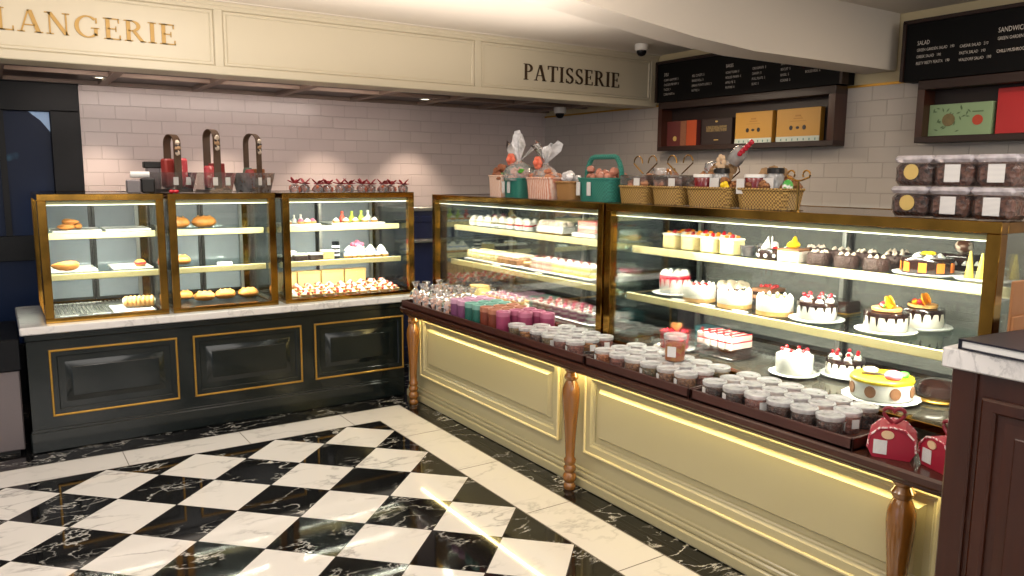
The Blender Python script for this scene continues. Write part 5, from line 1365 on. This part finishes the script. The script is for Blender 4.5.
g.obj('wire', M_gold, t); G().lathe([(.024, 0), (.024, .004), (.004, .006)], n=16).obj('base', M_gold, t)

# clear boxes of chocolates, two layers
def mk_cbox(content, sticker):
    def f():
        t = thing('chocolate_tub', None, 'tub of chocolates')
        G().box((-.056, -.055, .003), (.056, .055, .068), bev=.014).obj('chocolates', content, t)
        G().box((-.059, -.058, 0), (.059, .058, .074), bev=.015).obj('tub_body', M_tubc, t)
        G().box((-.061, -.060, .072), (.061, .060, .094), bev=.010).obj('lid', M_tubl2, t)
        if sticker == 'gold': G().prism([(.0 + .024 * math.cos(2 * PI * k / 18), .044 + .024 * math.sin(2 * PI * k / 18)) for k in range(18)], -.0605, -.0592, 'xz').obj('gold_sticker', M_gsticker, t, smooth=False)
        else: G().box((-.02, -.0605, .014), (.026, -.0592, .066)).obj('paper_label', M_print, t, smooth=False)
        return t
    return f
M_tubl2 = clear('frosted_lid', (240, 236, 240), milk=.5, gloss=.8, milkcol=(232, 226, 232))
M_tubc = clear('crystal_tub', (248, 246, 246), milk=.03, gloss=.6)
KG, KL = Kind(mk_cbox(M_nutd, 'gold')), Kind(mk_cbox(P('milk_chocolate_pieces', (122, 72, 48), .35, col2=(60, 33, 22), scale=75, tex='voronoi', bump=.8), 'label'))
for lay, z in enumerate((TR, TR + .1012)):
    for i in range(3):
        k = KG if (i + lay * 1) % 3 in ((0,) if lay == 0 else (1,)) or (lay == 1 and i == 0) else KL
        k.put((.915 + (.012 if lay else 0), -2.872 - .131 * i, z), RB + R_(random.uniform(-1, 1)), f'clear tub of chocolates with {"gold round sticker" if k is KG else "white paper label"}, {ORD[i]} from the left in the {"lower" if lay == 0 else "upper"} layer', sc=(1.06, 1.06, 1.07))

# ================================================================== ON THE LEDGE
LZ = .6652
def mk_bag():
    t = thing('cellophane_bag', None, 'bag of cookies')
    g = G(); [g.ball((random.uniform(-.018, .018), random.uniform(-.018, .018), .02 + .013 * k), (.022, .022, .010), 8, 5, lump=.2) for k in range(5)]; g.obj('cookie', P('peach_cookie', (238, 186, 150), .5, col2=(212, 136, 96), scale=40), t)
    G().lathe([(.03, 0), (.04, .012), (.042, .045), (.036, .075), (.016, .094), (.008, .102), (.013, .112), (.026, .135)], n=12, cap1=False, wob=lambda a, k: 1 + (.12 if k < 5 else .3) * math.cos(5 * a + k * .7)).obj('clear_wrap', M_cello, t)
    G().lathe([(.0095, .099), (.0105, .102), (.0095, .105)], n=10).obj('twist_tie', M_goldline, t)
    return t
K = Kind(mk_bag)
for row, x in enumerate((.563, .647, .733)):
    for i in range(6):
        K.put((x + random.uniform(-.006, .006), .195 - .088 * i + random.uniform(-.006, .006), LZ), random.uniform(0, 6), f'twist tied cellophane cookie bag, {ORD[i]} from the left in the {["front", "middle", "back"][row]} row', sc=(.9, .9, random.uniform(1.0, 1.2)))
def mk_tube(m, lid):
    def f():
        t = thing('paper_tube', None, 'paper tube')
        G().lathe([(.037, 0), (.0385, .003), (.0385, .104)], n=24).obj('tube_body', m, t)
        G().lathe([(.0395, .094), (.0395, .118), (.036, .121), (.030, .119), (.028, .112), (.004, .112)], n=24).obj('lid', lid, t)
        return t
    return f
TC = {'purple': ((122, 70, 108), (196, 152, 178)), 'teal': ((42, 100, 88), (120, 168, 156)), 'brown': ((120, 56, 40), (176, 116, 92)), 'magenta': ((150, 62, 96), (180, 104, 132))}
KT = {c: Kind(mk_tube(P(c + '_tube', a, .45, var=.12, scale=40), P(c + '_lid', b, .45, var=.08, scale=40))) for c, (a, b) in TC.items()}
cols = ['purple', 'purple', 'teal', 'teal', 'brown', 'brown', 'magenta', 'magenta', 'magenta']
seen = {}
for i, c in enumerate(cols):
    for row, x in enumerate((.556, .641, .727)):
        if c == 'magenta' and row < i - 6: continue
        seen[c, row] = seen.get((c, row), 0) + 1
        KT[c].put((x, -.365 - .0835 * i, LZ), 0, f'{c} paper tube with pale lid, {ORD[seen[c, row]-1]} {c} one in the {["front", "middle", "back"][row]} row')
def mk_tub(cm, cookies=False):
    def f():
        t = thing('snack_tub', None, 'tub of snacks')
        hh = .044
        g = G().lathe([(.039, .002), (.0415, .006), (.043, hh), (.036, hh + .006), (.018, hh + .003), (.003, hh + .007)], n=20, wob=lambda a, k: 1 + (.03 * math.sin(7 * a + k) if k > 1 else 0))
        if cookies: g = G(); [g.ball((.022 * math.cos(k * 2.4), .022 * math.sin(k * 2.4), .010 + .0055 * k), (.02, .02, .007), 10, 5) for k in range(8)]
        g.obj('snack_filling', cm, t)
        G().lathe([(.041, 0), (.043, .002), (.0465, .064)], n=24, cap1=False).obj('tub_body', M_tubp, t)
        G().lathe([(.0475, .058), (.049, .06), (.049, .072), (.0465, .0745), (.042, .0745), (.040, .071), (.002, .071)], n=24, cap0=False).obj('lid', M_tubl, t)
        G().prism([(.046 * math.sin(a), .0) for a in (0,)] and [(-.014, .02), (.014, .02), (.014, .05), (-.014, .05)], -.0468, -.0455, 'xz').obj('paper_label', M_print, t, smooth=False)
        return t
    return f
KN = {'mixed nuts': Kind(mk_tub(M_nuts)), 'dark chocolate nuts': Kind(mk_tub(M_nutd)), 'orange granola': Kind(mk_tub(M_granola)), 'seed mix': Kind(mk_tub(M_mixed)), 'rosy nuts': Kind(mk_tub(M_pinknut)), 'round cookies': Kind(mk_tub(M_cookie, True))}
rr = random.Random(12)
def tubs(y0, y1, tname, seqf, starts=(0, 0, 0), dy=.0985):
    for row, x in enumerate((.5495, .6445, .7395)):
        y = y0 - .05 - starts[row]; i = 0
        while y - .047 > y1 - .001:
            c = seqf[i % len(seqf)] if row == 0 else rr.choice(list(KN))
            KN[c].put((x, y, LZ), rr.choice([-.4, 1.2, 2.5, -1.4]) + RB, f'clear tub of {c}, {ORD[i]} from left, {["front", "middle", "back"][row]} row of the {tname} tray', sc=(.95, .95, 1))
            y -= dy; i += 1
tubs(-.985, -1.62, 'far', ['seed mix', 'round cookies', 'dark chocolate nuts', 'seed mix', 'rosy nuts', 'rosy nuts'], (-.03, .06, .15))
tubs(-1.660, -2.262, 'middle', ['orange granola', 'rosy nuts', 'mixed nuts', 'seed mix', 'mixed nuts', 'mixed nuts'])
tubs(-2.302, -2.952, 'near', ['dark chocolate nuts', 'dark chocolate nuts', 'rosy nuts', 'dark chocolate nuts', 'dark chocolate nuts', 'dark chocolate nuts'], (0, .0, .0))
t = thing('sweets_jar', 'tall clear tub of orange and red sweets standing on the tubs', 'jar of sweets', (.655, -2.035, LZ + .0755))
G().lathe([(.036, .002), (.04, .006), (.043, .07), (.03, .076), (.004, .078)], n=20).obj('sweets', P('mixed_sweets', (196, 130, 40), .3, col2=(196, 60, 40), scale=40, tex='voronoi', coat=.3), t)
G().lathe([(.038, 0), (.0405, .002), (.046, .10)], n=24, cap1=False).obj('tub_body', M_tubp, t)
G().lathe([(.047, .094), (.0485, .096), (.0485, .11), (.045, .113), (.004, .112)], n=24, cap0=False).obj('lid', M_tubl, t)
q = G().box((-.02, -.0455, .022), (.016, -.0435, .066)); q.xf(Matrix.Rotation(R_(-60), 4, 'Z')); q.obj('paper_label', M_print, t, smooth=False)

M_heart = P('crimson_card', (168, 30, 54), .42, col2=(140, 22, 44), scale=10)
def mk_hbox():
    t = thing('gift_box', None, 'gift box')
    prof = [(-.052, 0), (.052, 0), (.068, .03), (.064, .066), (.036, .094), (.0, .10), (-.036, .094), (-.064, .066), (-.068, .03)]
    G().prism(prof, -.05, .05, 'xz').obj('box_body', M_heart, t, ang=20)
    for s_ in (-1, 1):
        pts = [(p[0] * .98, s_ * .052, p[1]) for p in prof[2:]]
        G().tube(pts, .003, 5).obj('white_print_edge', P('white_script_print', (236, 220, 216), .5, col2=(186, 60, 80), scale=120, thresh=.5), t)
    hp2 = [(.03 * math.sin(a) ** 3, .105 + .02 + (13 * math.cos(a) - 5 * math.cos(2 * a) - 2 * math.cos(3 * a) - math.cos(4 * a)) * .03 / 16) for a in [2 * PI * i / 30 for i in range(30)]]
    G().tube([(a, 0, b) for a, b in hp2], .006, 7, closed=True).obj('heart_handle', P('dark_crimson_card', (128, 28, 44), .45), t)
    G().prism([(-.012 + .018 * math.cos(2 * PI * k / 16), .075 + .013 * math.sin(2 * PI * k / 16)) for k in range(16)], -.0535, -.0495, 'xz').obj('cream_sticker', P('cream_sticker', (222, 190, 150), .5), t, smooth=False)
    G().box((-.05, -.0515, .012), (-.012, -.0495, .056)).obj('paper_label', M_print, t, smooth=False)
    return t
K = Kind(mk_hbox)
K.put((.582, -3.04, .6556), R_(-62), 'crimson gift box with heart handle and cream sticker beside the tray')
K.put((.605, -3.20, .6556), R_(-112), 'crimson gift box with heart handle beside the mahogany cabinet', sc=.96)

# ================================================================== LIGHT
area('under_ledge_led', (.598, -1.5, .5945), .02, 3.4, UL, (255, 230, 158))
for i, (x, y, p) in enumerate(((-3.2, -2.6, 1.), (-1.2, -2.6, 1.), (.0, -3.7, .9), (-2.6, -.7, .9), (-.9, -.7, .9), (1.0, -4.6, .9), (-1.2, -4.9, 1.), (-3.4, -4.9, 1.))):
    area('ceiling_panel', (x, y, 2.395), .5, .5, CEILP * p, (255, 250, 246))
area('shop_front_daylight', (-6.4, -2.6, 1.4), 3.5, 2.2, DAY, (168, 200, 255), (0, R_(-90), 0))
for x, y in ((-1.06, 1.27), (-.3, 1.25), (.45, 1.25), (1.20, 1.27)):  # outer two sit at the downlights, inner two are added to brighten the wall
    spot('downlight', (x, y, 2.065), 34., (255, 232, 208), 80, target=(x, y + .12, 0))
for y in (-.6, -3.0, -3.9):
    area('added_aisle_fill', (1.85, y, 2.09 if y > -1.4 and y < 0 else 2.39), .3, .6, AISLE, (255, 234, 208))  # added lamps without fittings, brightening the aisle and its walls
area('added_ceiling_fill', (-1.4, -2.3, 1.9), 3.4, 2.6, WASH, (255, 242, 230), (PI, 0, 0))  # added mid-air fill lamp that brightens the ceiling
area('added_wall_fill', (-.3, .62, 2.062), 2.2, .12, WALLW, (255, 236, 222), (R_(32), 0, 0))  # added strip lamp that brightens the tiled back wall
area('added_ceiling_fill', (-.4, -.72, 1.98), 3.6, .9, WASH * .32, (255, 242, 230), (PI, 0, 0))  # second added fill, for the ceiling in front of the fascia
area('added_front_fill', (-2.0, -6.8, 1.9), 4.0, 1.2, FRONT, (255, 248, 240), (R_(100), 0, 0))  # added fill behind the camera for fascia and room, no window modelled

w = bpy.data.worlds.new('shop_ambient'); SC.world = w; w.use_nodes = True
nt = w.node_tree; nt.nodes.clear()
tc = nd(nt, 'TexCoord'); sp = nd(nt, 'SeparateXYZ', {0: tc.outputs['Generated']})
c = mixc(nt, nd(nt, 'MapRange', {0: sp.outputs[2], 'From Min': -.4, 'From Max': .6}).outputs[0], (.30, .28, .27), (.95, .92, .89))
bg = nd(nt, 'Background', {'Color': c, 'Strength': WORLD}); o = nd(nt, 'OutputWorld'); nt.links.new(bg.outputs[0], o.inputs[0])

cam = bpy.data.cameras.new('camera'); cam.sensor_width = 36; cam.lens = 782.17 / 1024 * 36; cam.clip_start = .05
co = bpy.data.objects.new('camera', cam); COL.objects.link(co); SC.camera = co
r, u, f = (0.83359817, -0.55232407, 0.00722646), (0.0722073, 0.12193097, 0.98990855), (0.54763145, 0.82466415, -0.14152327)
co.matrix_world = Matrix(((r[0], u[0], -f[0], -1.6882), (r[1], u[1], -f[1], -4.3271), (r[2], u[2], -f[2], 1.5), (0, 0, 0, 1)))
SC.view_settings.view_transform = 'Standard'; SC.view_settings.look = 'None'; SC.view_settings.exposure = EXPO; SC.view_settings.gamma = 1.
SC.cycles.transparent_max_bounces = 40; SC.cycles.max_bounces = 10; SC.cycles.use_denoising = True
SC.cycles.caustics_reflective = False; SC.cycles.caustics_refractive = False; SC.cycles.sample_clamp_indirect = 4.
